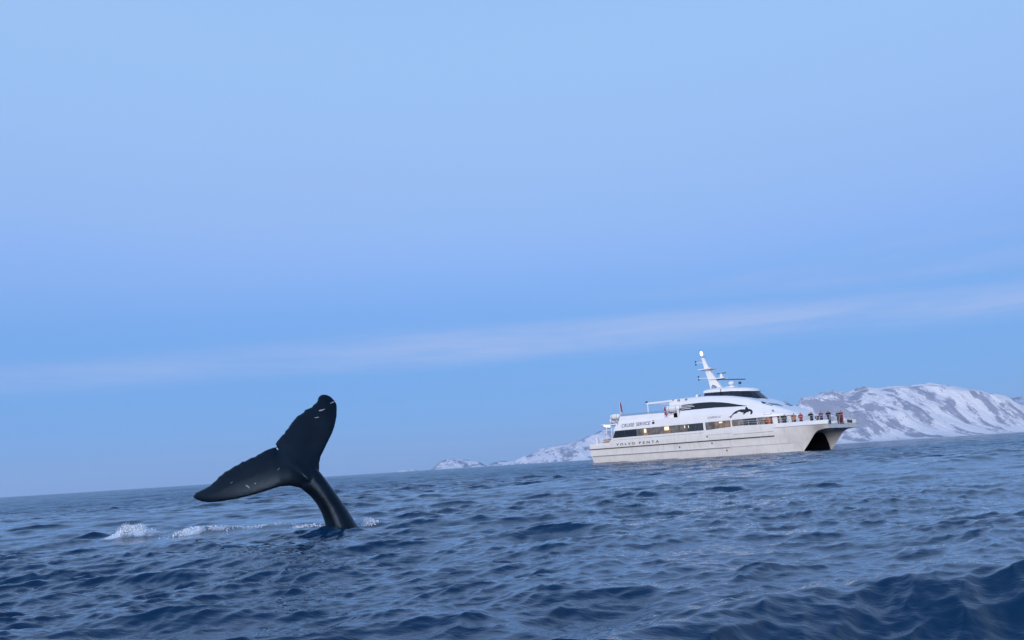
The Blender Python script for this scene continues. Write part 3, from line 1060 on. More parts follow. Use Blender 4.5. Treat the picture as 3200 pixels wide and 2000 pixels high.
dx = list(np.linspace(3.75, 24.5, 12)) + [25.2, 26, 27, 28, 29, 30, 30.8, 31.5, 32, 32.4, 32.7, 32.9]
rings = []
for i, x in enumerate(dx):
    hw = f_hw(x)
    top = 5.03
    xb = x
    xt = x + (0.7 if i == 0 else 0)
    rings.append([(xb, -hw, 3.35), (xt, -hw, top), (xt, hw, top), (xb, hw, 3.35)])
MB().loft(rings).build('saloon', M_WHITE, ship, 30)


def band_pane(name, x0, x1, lo, hi, yf, m, parent, off=0.02, nx=None, nz=1, sides=(-1, 1), slant=0.0):
    """a pane that follows a side wall: y = yf(x, z)"""
    res = []
    nx = nx or max(1, int((x1 - x0) / 0.7))
    for sgn in sides:
        V, F = [], []
        for i in range(nx + 1):
            x = x0 + (x1 - x0) * i / nx
            a, b = (lo(x) if callable(lo) else lo), (hi(x) if callable(hi) else hi)
            for j in range(nz + 1):
                z = a + (b - a) * j / nz
                xx = x + (slant * (j / nz) if i == 0 else 0)
                y = yf(xx, z)
                V += [(xx, sgn * (y + off), z), (xx, sgn * (y - 0.03), z)]
        q = (nz + 1) * 2
        for i in range(nx):
            for j in range(nz):
                a = i * q + j * 2
                F.append((a, a + q, a + q + 2, a + 2))
            a = i * q
            F.append((a, a + 1, a + q + 1, a + q))
            a = i * q + nz * 2
            F.append((a, a + q, a + q + 1, a + 1))
        for i in (0, nx):
            for j in range(nz):
                a = i * q + j * 2
                F.append((a, a + 2, a + 3, a + 1))
        res.append(pyd(name, V, F, m, parent))
    return res


YS = lambda x, z: f_hw(x)
M_FRAME = mat('window_rubber', (0.06, 0.058, 0.065), rough=0.6)
low = lambda x: max(3.96, f_top(x) + 0.02)
band_pane('window_frame', 4.02, 32.6, lambda x: low(x) - 0.02, 5.0, YS, M_FRAME, ship, off=0.006, slant=0.55)
div = [8.6, 9.6, 10.68, 12.02, 13.42, 14.74, 16.12, 17.5, 18.8, 20.1, 20.45, 21.85, 23.4, 24.8, 26.2, 27.9, 29.4, 30.8, 32.0]
kinds = [0, 1, 0, 0, 1, 0, 0, 2, 2, None, 0, 1, 1, 0, 2, 2, 2, 2]
band_pane('window', 4.02, 6.3, 3.98, 4.98, YS, M_GLASS, ship, slant=0.55)
band_pane('window', 6.36, 8.54, 3.98, 4.98, YS, M_GLASS, ship)
for i, k in enumerate(kinds):
    if k is None:
        band_pane('window_post', div[i], div[i + 1], 3.94, 5.02, YS, M_WHITE, ship, off=0.03)
        continue
    band_pane('window', div[i] + 0.04, div[i + 1] - 0.04, low, 4.97, YS, M_PANE[k], ship)
for x0, x1, z0, z1 in ((9.98, 10.4, 4.35, 4.9), (13.62, 14.4, 4.42, 4.93), (22.6, 23.1, 4.72, 4.9), (17.0, 17.15, 4.5, 4.85), (17.66, 17.75, 4.45, 4.8)):
    band_pane('ceiling_lamp', x0, x1, z0, z1, YS, M_WINLIT, ship, off=0.024, sides=(-1,))


# --- upper deck: side band with lettering, then the sweeping upper house
def slab(name, x0, x1, xs0, xs1, zb, zt_, wb_, wt_, m):
    """block with raked ends: x0..x1 at the bottom, xs0..xs1 at the top"""
    n = 8
    rr_ = []
    for i in range(n + 1):
        t = i / n
        rr_.append([(x0 + (x1 - x0) * t, -wb_, zb), (xs0 + (xs1 - xs0) * t, -wt_, zt_), (xs0 + (xs1 - xs0) * t, wt_, zt_), (x0 + (x1 - x0) * t, wb_, zb)])
    return MB().loft(rr_).build(name, m, ship, 30)


slab('upper_deck', 4.25, 16.3, 5.0, 16.3, 5.0, 6.14, 5.24, 5.10, M_WHITE)
for sgn in (-1, 1):
    MB().loft([[(x, sgn * 4.98, 6.1), (x + dxx, sgn * 4.72, zt_), (x + dxx, sgn * 4.60, zt_), (x, sgn * 4.86, 6.1)] for x, dxx, zt_ in
               ((5.15, 0.25, 7.12), (8, 0, 7.08), (11, 0, 7.02), (13.6, 0, 6.95))]).build('deck_bulwark', M_WHITE, ship)
    # hand rail above the bulwark
    r = MB()
    r.tube([(5.5, sgn * 4.66, 7.36), (9, sgn * 4.66, 7.32), (13.6, sgn * 4.66, 7.25)], 0.035)
    r.tube([(5.5, sgn * 4.66, 7.22), (9, sgn * 4.66, 7.19), (13.6, sgn * 4.66, 7.12)], 0.025)
    r.build('hand_rail', M_GREY, ship)
    for x in np.arange(5.6, 13.6, 1.3):
        MB().tube([(x, sgn * 4.66, 6.95), (x, sgn * 4.66, 7.36)], 0.03).build('rail_post', M_GREY, ship)


def f_uw(x):
    return float(I(x, [13, 24, 26, 28, 30, 31.2, 31.9, 32.35], [5.14, 5.14, 5.08, 4.9, 4.45, 3.9, 3.2, 2.0]))


def f_ut(x):
    return float(I(x, [13, 15, 19.8, 23.5, 26.4, 29.07, 31.6, 32.2, 32.4], [8.82, 8.92, 8.80, 8.45, 7.85, 6.80, 5.72, 5.35, 5.12]))


SEC = [(1.0, 0.0), (0.992, 0.25), (0.965, 0.38), (0.88, 0.52), (0.835, 0.72), (0.755, 0.92), (0.70, 0.975), (0.62, 0.992), (0.3, 1.0), (0.0, 1.0)]


def usec(x):
    w_, t_ = f_uw(x), f_ut(x)
    return [(w_ * a, 4.99 + (t_ - 4.99) * c) for a, c in SEC]


def upper_y(x, z):
    s_ = usec(x)[:9]
    return float(I(z, [q[1] for q in s_], [q[0] for q in s_]))


def upper_z(x, y):
    s_ = usec(x)[::-1]
    return float(I(abs(y), [q[0] for q in s_], [q[1] for q in s_]))


rings = []
for x in [16.2, 17, 18.5, 20, 21.5, 23, 24, 25, 26, 26.8, 27.6, 28.4, 29.07, 29.8, 30.5, 31.1, 31.6, 31.9, 32.2, 32.35, 32.45]:
    u = usec(x)
    rings.append([(x, -y, z) for y, z in u] + [(x, y, z) for y, z in u[-2::-1]])
MB().loft(rings).build('upper_house', M_WHITE, ship, 35)
# the narrower aft end of the upper house, with a raked rear wall
slab('aft_house', 13.55, 16.4, 13.9, 16.4, 6.1, 8.80, 3.95, 3.45, M_WHITE)

arc_lo = lambda x: float(I(x, [16.3, 18.75, 22.0, 26.6], [6.98, 6.97, 6.92, 6.68]))
arc_hi = lambda x: max(arc_lo(x) + 0.02, float(I(x, [16.3, 17.5, 19.6, 21.2, 22.8, 24, 25.1, 25.9, 26.6], [7.80, 7.84, 7.84, 7.76, 7.56, 7.34, 7.06, 6.86, 6.72])))
band_pane('window', 16.35, 26.6, arc_lo, arc_hi, upper_y, M_GLASS, ship, off=0.03, nx=30, nz=3)
for sgn in (-1,):
    for z, x1 in ((7.2, 18.0), (7.42, 18.6), (7.62, 18.3)):
        MB().tube([(16.45, sgn * (upper_y(16.45, z) + 0.10), z), (x1, sgn * (upper_y(x1, z) + 0.10), z)], 0.045).build('window_bar', M_WHITE, ship)
for poly in ([(28.1, -3.1), (28.84, -3.1), (28.77, -3.6), (28.4, -3.6)], [(28.9, -3.55), (28.97, -2.76), (29.25, -1.1), (30.1, -1.1), (29.72, -3.4)]):
    for sgn in (1, -1):
        q = [(x, sgn * y) for x, y in poly]
        cx, cy = np.mean([p[0] for p in q]), np.mean([p[1] for p in q])
        V = [(cx, cy, upper_z(cx, cy) + 0.06)] + [(x, y, upper_z(x, y) + 0.05) for x, y in q] + [(x, y, upper_z(x, y) - 0.1) for x, y in q]
        n_ = len(q)
        F = [(0, 1 + k, 1 + (k + 1) % n_) for k in range(n_)] + [(1 + k, 1 + n_ + k, 1 + n_ + (k + 1) % n_, 1 + (k + 1) % n_) for k in range(n_)]
        pyd('skylight', V, F, M_GLASS, ship)
# side door and post under the canister
MB().box((15.75, -5.13, 6.42), (0.62, 0.04, 0.62)).build('locker_door', M_BLACK, ship)
MB().box((16.22, -5.08, 6.6), (0.28, 0.16, 0.95)).build('locker_post', M_WHITE, ship)

# --- wheelhouse
base = [(19.2, 2.75, 8.72), (21.0, 2.85, 8.66), (23.6, 2.75, 8.18), (25.4, 2.45, 7.90), (26.5, 1.75, 7.74), (27.05, 0.9, 7.68), (27.2, 0.0, 7.66)]
topr = [(19.25, 2.55, 9.22), (21.0, 2.62, 9.16), (23.4, 2.5, 9.05), (24.8, 2.15, 8.92), (25.6, 1.5, 8.84), (25.95, 0.75, 8.80), (26.05, 0.0, 8.80)]


def full(h):
    return [(x, -y, z) for x, y, z in h] + [(x, y, z) for x, y, z in h[-2::-1]]


def outset(h, d, dz):
    c = (22.6, 0.0)
    r_ = []
    for x, y, z in h:
        v = Vector((x - c[0], y - c[1]))
        s_ = 1 + d / max(0.6, v.length)
        r_.append((c[0] + v.x * s_, y * s_, z + dz))
    return r_


MB().loft([full([(x, y, z - 0.5) for x, y, z in base]), full(base)]).build('wheelhouse_coaming', M_WHITE, ship, 40)
fb, ft = full(base), full(topr)
for k in range(len(fb) - 1):
    a, b, c, d_ = [Vector(p) for p in (fb[k], fb[k + 1], ft[k + 1], ft[k])]
    nrm = (b - a).cross(d_ - a).normalized() * 0.03
    if nrm.dot(Vector(((a + c) / 2)) - Vector((22.6, 0, 8.5))) < 0:
        nrm = -nrm
    ins = lambda p, cen: p.lerp(cen, 0.03)
    cen = (a + b + c + d_) / 4
    o4 = [ins(p, cen) + nrm for p in (a, b, c, d_)]
    pyd('window', o4 + [p - nrm * 3 for p in o4], [(0, 1, 2, 3), (0, 4, 5, 1), (1, 5, 6, 2), (2, 6, 7, 3), (3, 7, 4, 0)], M_GLASS, ship)
MB().loft([fb, ft]).build('wheelhouse_frame', M_BLACK, ship)
MB().loft([full(outset(topr, 0.02, -0.02)), full(outset(topr, 0.14, 0.03)), full(outset(topr, 0.12, 0.22)), full(outset(topr, -0.15, 0.46)), full(outset(topr, -0.75, 0.60)),
           full(outset(topr, -1.5, 0.66))]).build('wheelhouse_roof', M_WHITE, ship, 50)

# --- mast
mh = [(10.0, 19.0, 20.65, 0.42), (11.3, 18.72, 19.85, 0.34), (12.85, 18.25, 18.95, 0.24), (14.6, 17.85, 18.25, 0.13)]
MB().loft([[(a, -w_, z), (b, -w_ * 0.6, z), (b, w_ * 0.6, z), (a, w_, z)] for z, a, b, w_ in [(9.5, 19.1, 20.95, 0.46)] + mh]).build('mast', M_WHITE, ship)
MB().box((18.65, 0, 12.85), (2.2, 1.9, 0.13)).build('mast_platform', M_WHITE, ship)
MB().box((20.1, 0, 11.30), (2.6, 1.0, 0.15)).build('radar_platform', M_WHITE, ship)
MB().tube([(18.9, 0, 11.55), (16.95, 0, 11.72)], 0.05).build('spreader', M_WHITE, ship)
MB().tube([(18.2, 0, 13.9), (16.95, -0.35, 13.98)], 0.04).build('spreader', M_WHITE, ship)
for x, y, z in ((16.95, -0.35, 14.18), (16.95, -0.35, 13.74), (16.95, 0, 11.95), (16.95, 0, 11.5)):
    MB().loft(lathe((x, y, z - 0.13), (x, y, z + 0.13), [(0, 0.06), (0.2, 0.11), (0.8, 0.11), (1, 0.05)], 10)).build('signal_lamp', M_DARKM, ship, 50)
MB().loft(lathe((17.9, 0, 14.95), (17.85, 0, 15.62), [(0, 0.10), (0.25, 0.20), (0.65, 0.21), (0.9, 0.13), (1, 0.03)], 12)).build('mast_lamp', M_LAMP, ship, 60)
MB().tube([(18.05, 0, 14.55), (17.9, 0, 15.0)], 0.07).tube([(18.0, 0, 14.7), (18.6, 0, 14.72)], 0.05).build('lamp_bracket', M_GREY, ship)
MB().tube([(17.86, 0, 15.6), (17.86, 0, 16.1)], 0.02).build('aerial', M_GREY, ship)
MB().loft(lathe((20.75, 0, 11.36), (20.75, 0, 11.95), [(0, 0.30), (0.4, 0.22), (0.7, 0.24), (1, 0.14)], 12)).build('radar_pedestal', M_WHITE, ship, 60)
MB().box((20.78, 0, 11.98), (1.5, 0.14, 0.10)).build('radar_scanner', M_DARKM, ship)
MB().box((22.25, -0.1, 10.92), (4.5, 0.16, 0.14), Matrix.Rotation(R(6.2), 3, 'Y')).build('radar_scanner', M_DARKM, ship)
MB().tube([(21.0, 0, 11.22), (22.1, -0.1, 10.93)], 0.06).build('scanner_arm', M_WHITE, ship)
MB().loft(lathe((22.2, 0, 10.02), (22.2, 0, 10.72), [(0, 0.16), (0.25, 0.30), (0.4, 0.42), (0.62, 0.44), (0.85, 0.30), (1, 0.05)], 16)).build('radome', M_WHITE, ship, 70)
MB().box((22.1, 0, 9.85), (1.5, 1.0, 0.16)).tube([(22.2, 0, 9.5), (22.2, 0, 10.1)], 0.16).build('radome_base', M_WHITE, ship)
sl = MB().loft(lathe((23.5, -0.3, 10.25), (23.85, -0.3, 10.25), [(0, 0.10), (0.4, 0.17), (1, 0.18)], 12)).build('searchlight', M_DARKM, ship, 50)
MB().tube([(23.6, -0.3, 9.2), (23.6, -0.3, 10.1)], 0.05).build('stand', M_GREY, sl)
MB().loft(lathe((19.9, -1.3, 9.75), (20.25, -1.3, 10.2), [(0, 0.2), (0.4, 0.36), (1, 0.34)], 12)).build('horn', M_GREY, ship, 50)
MB().loft(lathe((17.05, -1.0, 8.8), (17.05, -1.0, 9.35), [(0, 0.22), (0.5, 0.3), (0.85, 0.2), (1, 0.04)], 12)).build('roof_dome', M_WHITE, ship, 70)
for x, y, z in ((14.4, -3.4, 8.72), (15.5, -3.55, 8.6), (17.0, -3.9, 8.55), (18.8, -3.3, 8.9)):
    MB().box((x, y, z), (0.35, 0.25, 0.28)).build('deck_lamp', M_GREY, ship)
MB().tube([(22.0, -2.75, 9.5), (22.0, -2.9, 8.4)], 0.04).build('wing_post', M_BLACK, ship)
MB().tube([(21.0, -2.85, 8.3), (23.4, -2.95, 7.95)], 0.035).build('wheelhouse_rail', M_WHITE, ship)

# --- gantry over the sun deck
g = MB()
for sgn in (-1, 1):
    g.box((12.1, sgn * 3.5, 8.66), (4.6, 0.22, 0.26))
g.box((9.85, 0, 8.66), (0.22, 7.2, 0.22))
g.build('awning_frame', M_WHITE, ship)
for sgn in (-1, 1):
    MB().tube([(9.9, sgn * 3.5, 6.1), (9.9, sgn * 3.5, 8.6)], 0.09).build('awning_post', M_WHITE, ship)
MB().box((9.75, -3.5, 8.9), (0.25, 0.25, 0.24)).build('deck_lamp', M_DARKM, ship)


# --- inflatable raft canisters on their cradles
def canister(x, y, z, ln, r, label=None):
    c = MB().loft(lathe((x - ln / 2, y, z), (x + ln / 2, y, z), [(0, r * 0.55), (0.05, r * 0.88), (0.14, r), (0.47, r), (0.48, r * 1.05), (0.52, r * 1.05), (0.53, r), (0.86, r),
                                                              (0.95, r * 0.88), (1, r * 0.55)], 18)).build('raft_canister', M_WHITE, ship, 40)
    k = MB()
    for s_ in (-0.3, 0.3):
        k.box((x + s_ * ln, y, z - r), (0.10, r * 1.9, r * 0.55))
    k.build('cradle', M_GREY, c)
    MB().box((x + ln / 2 + 0.02, y - r * 0.25, z - r * 0.45), (0.10, r * 0.9, r * 0.42)).build('release_unit', M_BLACK, c)
    for s_ in (-0.25, 0.25):
        MB().loft(lathe((x + s_ * ln - 0.03, y, z), (x + s_ * ln + 0.03, y, z), [(0, r * 1.02), (1, r * 1.02)], 18)).build('strap', M_GREY, c)
    return c


canister(4.25, -4.3, 7.2, 1.75, 0.42)
canister(3.2, -3.2, 6.75, 1.7, 0.42)
canister(15.05, -4.35, 7.45, 2.35, 0.50)
MB().box((3.6, 0, 6.05), (2.4, 9.6, 0.18)).build('aft_platform', M_WHITE, ship)
for y in (-4.4, -2.6, 2.6, 4.4):
    MB().tube([(3.3, y, 2.75), (3.3, y, 6.0)], 0.06).build('platform_post', M_WHITE, ship)
MB().tube([(4.6, -5.0, 3.95), (5.2, -5.05, 6.2)], 0.11).build('raked_post', M_PINK, ship)
# stern lamps
MB().loft(lathe((1.3, -3.0, 5.85), (1.3, -3.0, 6.2), [(0, 0.15), (0.35, 0.46), (0.75, 0.48), (1, 0.2)], 14)).build('stern_lamp', M_LAMP, ship, 60)
MB().tube([(1.05, -3.0, 2.75), (1.25, -3.0, 5.9)], 0.06).tube([(0.2, -3.0, 6.26), (3.0, -3.0, 6.12)], 0.05).build('lamp_post', M_WHITE, ship)
MB().loft(lathe((2.8, -4.3, 5.72), (2.8, -4.3, 5.95), [(0, 0.1), (0.5, 0.2), (1, 0.15)], 10)).build('stern_lamp', M_LAMP, ship, 60)
MB().loft([[(0.3, -4.9, 2.6), (0.3, -4.6, 2.6), (0.55, -4.6, 4.4), (0.55, -4.9, 4.4)], [(0.9, -4.9, 2.6), (0.9, -4.6, 2.6), (0.72, -4.6, 4.4), (0.72, -4.9, 4.4)]]).build('stern_post', M_WHITE, ship)
for sgn in (-1, 1):
    MB().tube([(0.0, sgn * 5.0, 3.55), (3.4, sgn * 5.05, 3.6)], 0.035).build('stern_rail', M_WHITE, ship)
# boarding ramp, raised against the stern
MB().loft([[(1.0, -2.2, 3.5), (1.0, -1.0, 3.5), (1.0, -1.0, 3.62), (1.0, -2.2, 3.62)], [(4.6, -2.2, 5.0), (4.6, -1.0, 5.0), (4.6, -1.0, 5.12), (4.6, -2.2, 5.12)]]).build('stair', M_WHITE, ship)


# --- flags
def flag(x, y, z, hgt, drop, fm, seed):
    p = MB().tube([(x, y, z), (x - 0.15, y, z + hgt)], 0.035).build('flag_pole', M_WHITE, ship)
    V, F, fmx = [], [], []
    n_, m_ = 8, 6
    for i in range(n_ + 1):
        for j in range(m_ + 1):
            u, v = i / n_, j / m_
            V.append((x - 0.15 + 0.05 + 0.42 * u * drop * (0.6 + 0.4 * v), y + 0.10 * math.sin(u * 9 + seed) * (0.3 + v), z + hgt - 0.05 - drop * v - 0.55 * u * drop * v))
    for i in range(n_):
        for j in range(m_):
            a = i * (m_ + 1) + j
            F.append((a, a + 1, a + m_ + 2, a + m_ + 1))
            fmx.append(1 if j == 2 or i == 3 else (2 if j == 3 and i < 3 else 0))
    me = bpy.data.meshes.new('flag')
    me.from_pydata(V, [], F)
    me.polygons.foreach_set('material_index', fmx)
    o = link('flag', me, [M_RED, M_BLUE, M_FWHITE], ship, 180)
    sm = o.modifiers.new('thickness', 'SOLIDIFY')
    sm.thickness = 0.012
    return o


flag(2.0, 0.0, 6.0, 3.7, 1.15, None, 1)
flag(13.4, -4.25, 6.1, 1.75, 0.95, None, 4)


# --- lettering and emblems on the side
def text_mesh(s_, size, space, shear, offset, extrude=0.0):
    cu = bpy.data.curves.new('t', 'FONT')
    cu.body = s_
    cu.size = size
    cu.space_character = space
    cu.shear = shear
    cu.offset = offset
    o = bpy.data.objects.new('t', cu)
    COL.objects.link(o)
    dg = bpy.context.evaluated_depsgraph_get()
    me = bpy.data.meshes.new_from_object(o.evaluated_get(dg))
    bpy.data.objects.remove(o)
    bm = bmesh.new()
    bm.from_mesh(me)
    bmesh.ops.triangulate(bm, faces=bm.faces)
    v = np.array([(p.co.x, p.co.y) for p in bm.verts])
    f = [tuple(p.index for p in q.verts) for q in bm.faces]
    bm.free()
    return v, f


def put_flat(name, v, f, x0, x1, z0, z1, yf, m, off=0.02, keep=False, label=None):
    """lay a flat outline on the starboard side, scaled into x0..x1, z0..z1"""
    lo, hi = v.min(0), v.max(0)
    q = (v - lo) / (hi - lo)
    P_ = [(x0 + a * (x1 - x0), z0 + b * (z1 - z0)) for a, b in q]
    V = [(x, -(yf(x, z) + off), z) for x, z in P_] + [(x, -(yf(x, z) + off - 0.03), z) for x, z in P_]
    n_ = len(P_)
    F = [tuple(t) for t in f] + [tuple(i + n_ for i in t[::-1]) for t in f]
    cnt = set()
    for t in f:
        for a, b in zip(t, t[1:] + t[:1]):
            cnt.add((a, b))
    F += [(b, a, a + n_, b + n_) for a, b in cnt if (b, a) not in cnt]
    # each separate shape (letter) becomes a part of its own
    par = list(range(n_))

    def find(i):
        while par[i] != i:
            par[i] = par[par[i]]
            i = par[i]
        return i
    for t in f:
        for q_ in t[1:]:
            par[find(q_)] = find(t[0])
    for g_ in sorted({find(t[0]) for t in f}):
        ids = [i for i in range(n_) if find(i) == g_]
        mp_ = {i: k for k, i in enumerate(ids)}
        mp_.update({i + n_: k + len(ids) for k, i in enumerate(ids)})
        o = pyd(name, [V[i] for i in ids] + [V[i + n_] for i in ids], [tuple(mp_[i] for i in t) for t in F if t[0] in mp_], m, ship)
        if label:
            o['label'] = label


ydeck = lambda x, z: 5.24 - 0.14 * (z - 5.0) / 1.14
yhull = lambda x, z: f_b(x)
for word, xa, xb in (('CRUISE', 5.95, 8.35), ('SERVICE', 8.65, 11.25)):
    v, f = text_mesh(word, 1.0, 1.05, 0.25, 0.008)
    put_flat('letter', v, f, xa, xb, 5.42, 5.93, ydeck, M_LETTER, label='slanted dark blue capital letter on the upper deck side')
for word, xa, xb in (('VOLVO', 4.70, 8.20), ('PENTA', 8.95, 12.55)):
    v, f = text_mesh(word, 1.0, 1.75, 0.0, 0.02)
    put_flat('letter', v, f, xa, xb, 2.76, 3.10, yhull, M_LETTERB, label='black capital letter on the hull')
v, f = text_mesh('GABRIELLE', 1.0, 1.0, 0.3, 0.012)
put_flat('letter', v, f, 20.9, 23.0, 5.47, 5.73, upper_y, M_GREY, label='small grey slanted letter on the upper house')


def blob(pts, step=None):
    """filled outline; with a step it is cut into small triangles that can follow a curved wall"""
    from mathutils.geometry import delaunay_2d_cdt
    P_ = [Vector((a, -b)) for a, b in pts]
    if step:
        D_ = []
        for a, b in zip(P_, P_[1:] + P_[:1]):
            k = max(1, int((b - a).length / step))
            D_ += [a.lerp(b, t / k) for t in range(k)]
        P_ = D_
    m = len(P_)
    ext = []
    if step:
        xs_, ys_ = [p.x for p in P_], [p.y for p in P_]
        for x in np.arange(min(xs_), max(xs_), step):
            for y in np.arange(min(ys_), max(ys_), step):
                c = False
                for a, b in zip(P_, P_[1:] + P_[:1]):
                    if (a.y > y) != (b.y > y) and x < (b.x - a.x) * (y - a.y) / (b.y - a.y) + a.x:
                        c = not c
                if c:
                    ext.append(Vector((x, y)))
    rv, re, rf, *_ = delaunay_2d_cdt(P_ + ext, [(i, (i + 1) % m) for i in range(m)], [], 1, 1e-6)
    return np.array([(p.x, p.y) for p in rv]), [tuple(t) for t in rf]


ORCA = [(1255, 532), (1300, 512), (1325, 492), (1345, 458), (1380, 422), (1420, 394), (1470, 377), (1520, 377), (1556, 388), (1549, 345), (1560, 318), (1583, 350), (1606, 380),
        (1640, 390), (1675, 415), (1695, 450), (1698, 482), (1682, 510), (1665, 522), (1658, 500), (1664, 470), (1652, 440), (1628, 440), (1625, 462), (1600, 455), (1582, 470),
        (1540, 507), (1533, 482), (1545, 455), (1508, 452), (1488, 434), (1448, 424), (1412, 440), (1442, 446), (1420, 458), (1385, 462), (1350, 486), (1325, 514), (1305, 560), (1290, 545),
        (1296, 531)]
v, f = blob(ORCA, 14)
put_flat('emblem', v, f, 24.10, 27.62, 5.24, 6.62, upper_y, M_EMBLEM, off=0.035, label='black leaping whale emblem on the upper house')
v, f = blob([(math.cos(t) * 1.0 + 0.25 * math.sin(2 * t), math.sin(t) * 1.15) for t in np.linspace(0, 2 * math.pi, 16, endpoint=False)])
put_flat('emblem', v, f, 11.55, 12.05, 5.48, 5.86, ydeck, M_EMBLEM)
v, f = blob([(0, 1), (0.3, 0.2), (0.7, 0), (1, 0.5), (0.7, 0.55), (0.4, 0.7)])
put_flat('emblem', v, f, 11.62, 12.02, 5.92, 6.05, ydeck, M_EMBLEM)
# sign board on the forward side of the upper house
band_pane('sign_board', 29.0, 30.0, 5.28, 5.58, upper_y, M_GREY, ship, off=0.02, sides=(-1,))
MB().loft(lathe((30.3, -4.35, 5.75), (30.3, -4.55, 5.75), [(0, 0.1), (1, 0.12)], 10)).build('deck_lamp', M_GREY, ship, 50)

# --- bow railing
path = []
for x in (25.6, 27, 28.5, 30, 31.5, 33, 34.5, 36.0):
    path.append((x, -(f_b(x) - 0.14 - 0.34 * float(sstep(30.2, 31.2, x))), f_top(x)))
path += [(36.75, -4.2, 3.98), (36.9, -2.8, 3.98), (36.9, -1.4, 3.98), (36.9, 0, 3.98)]
path = path + [(x, -y, z) for x, y, z in path[-2::-1]]
for hh_, rr_ in ((0.60, 0.026), (0.32, 0.016)):
    MB().tube([(x, y, z + hh_) for x, y, z in path], rr_).build('bow_rail', M_RAIL, ship)
for x, y, z in path:
    MB().tube([(x, y, z - 0.05), (x, y, z + 0.6)], 0.024).build('rail_post', M_RAIL, ship)
# deck gear on the foredeck
MB().box((34.6, -3.9, 3.75), (0.7, 0.5, 0.72)).build('deck_locker', M_WHITE, ship)
MB().loft(lathe((35.3, 0.2, 3.4), (35.3, 0.2, 3.9), [(0, 0.3), (0.3, 0.2), (0.8, 0.2), (1, 0.32)], 12)).build('capstan', M_GREY, ship, 40)

# ---------------------------------------------------------------- a crate on the stern deck
crate = bpy.data.objects.new('wooden_crate', None)
COL.objects.link(crate)
crate.location = ship_pt(2.35, -4.25, 2.757)
crate.rotation_euler = (0, 0, -PHI)
tag(crate, 'tan wooden crate on the stern deck of the ship', 'crate')
MB().box((0, 0, 0.58), (1.10, 0.72, 1.12)).build('box', M_WOOD, crate)
for k in range(4):
    MB().box((0, -0.375, 0.16 + 0.28 * k), (1.16, 0.03, 0.20)).build('plank', M_WOOD, crate)
for s_ in (-1, 1):
    MB().box((s_ * 0.53, -0.405, 0.58), (0.10, 0.03, 1.14)).build('batten', M_WOOD, crate)

# ---------------------------------------------------------------- people on the foredeck
M_FLESH = mat('skin', (0.46, 0.30, 0.23), rough=0.6)
POSES = {
    'rail': dict(el=(0.27, 0.08, 1.13), hd=(0.20, 0.33, 1.10), drop=0.0),
    'photo': dict(el=(0.26, 0.24, 1.25), hd=(0.09, 0.34, 1.52), drop=0.0),
    'down': dict(el=(0.29, -0.02, 1.14), hd=(0.27, 0.10, 0.92), drop=0.0),
    'lean': dict(el=(0.28, 0.20, 1.12), hd=(0.12, 0.40, 1.08), drop=0.0),
}


def skin_mesh(name, verts, edges, rad, root_i, levels=1):
    me = bpy.data.meshes.new(name)
    me.from_pydata(verts, edges, [])
    o = bpy.data.objects.new(name, me)
    COL.objects.link(o)
    o.modifiers.new('skin', 'SKIN').use_smooth_shade = True
    for i, d_ in enumerate(me.skin_vertices[0].data):
        d_.radius = rad[i] if isinstance(rad[i], tuple) else (rad[i], rad[i])
        d_.use_root = (i == root_i)
    s_ = o.modifiers.new('sub', 'SUBSURF')
    s_.levels = levels
    s_.render_levels = levels
    dg = bpy.context.evaluated_depsgraph_get()
    res = bpy.data.meshes.new_from_object(o.evaluated_get(dg))
    bpy.data.objects.remove(o)
    res.name = name
    res.materials.clear()
    return res


CACHE = {}


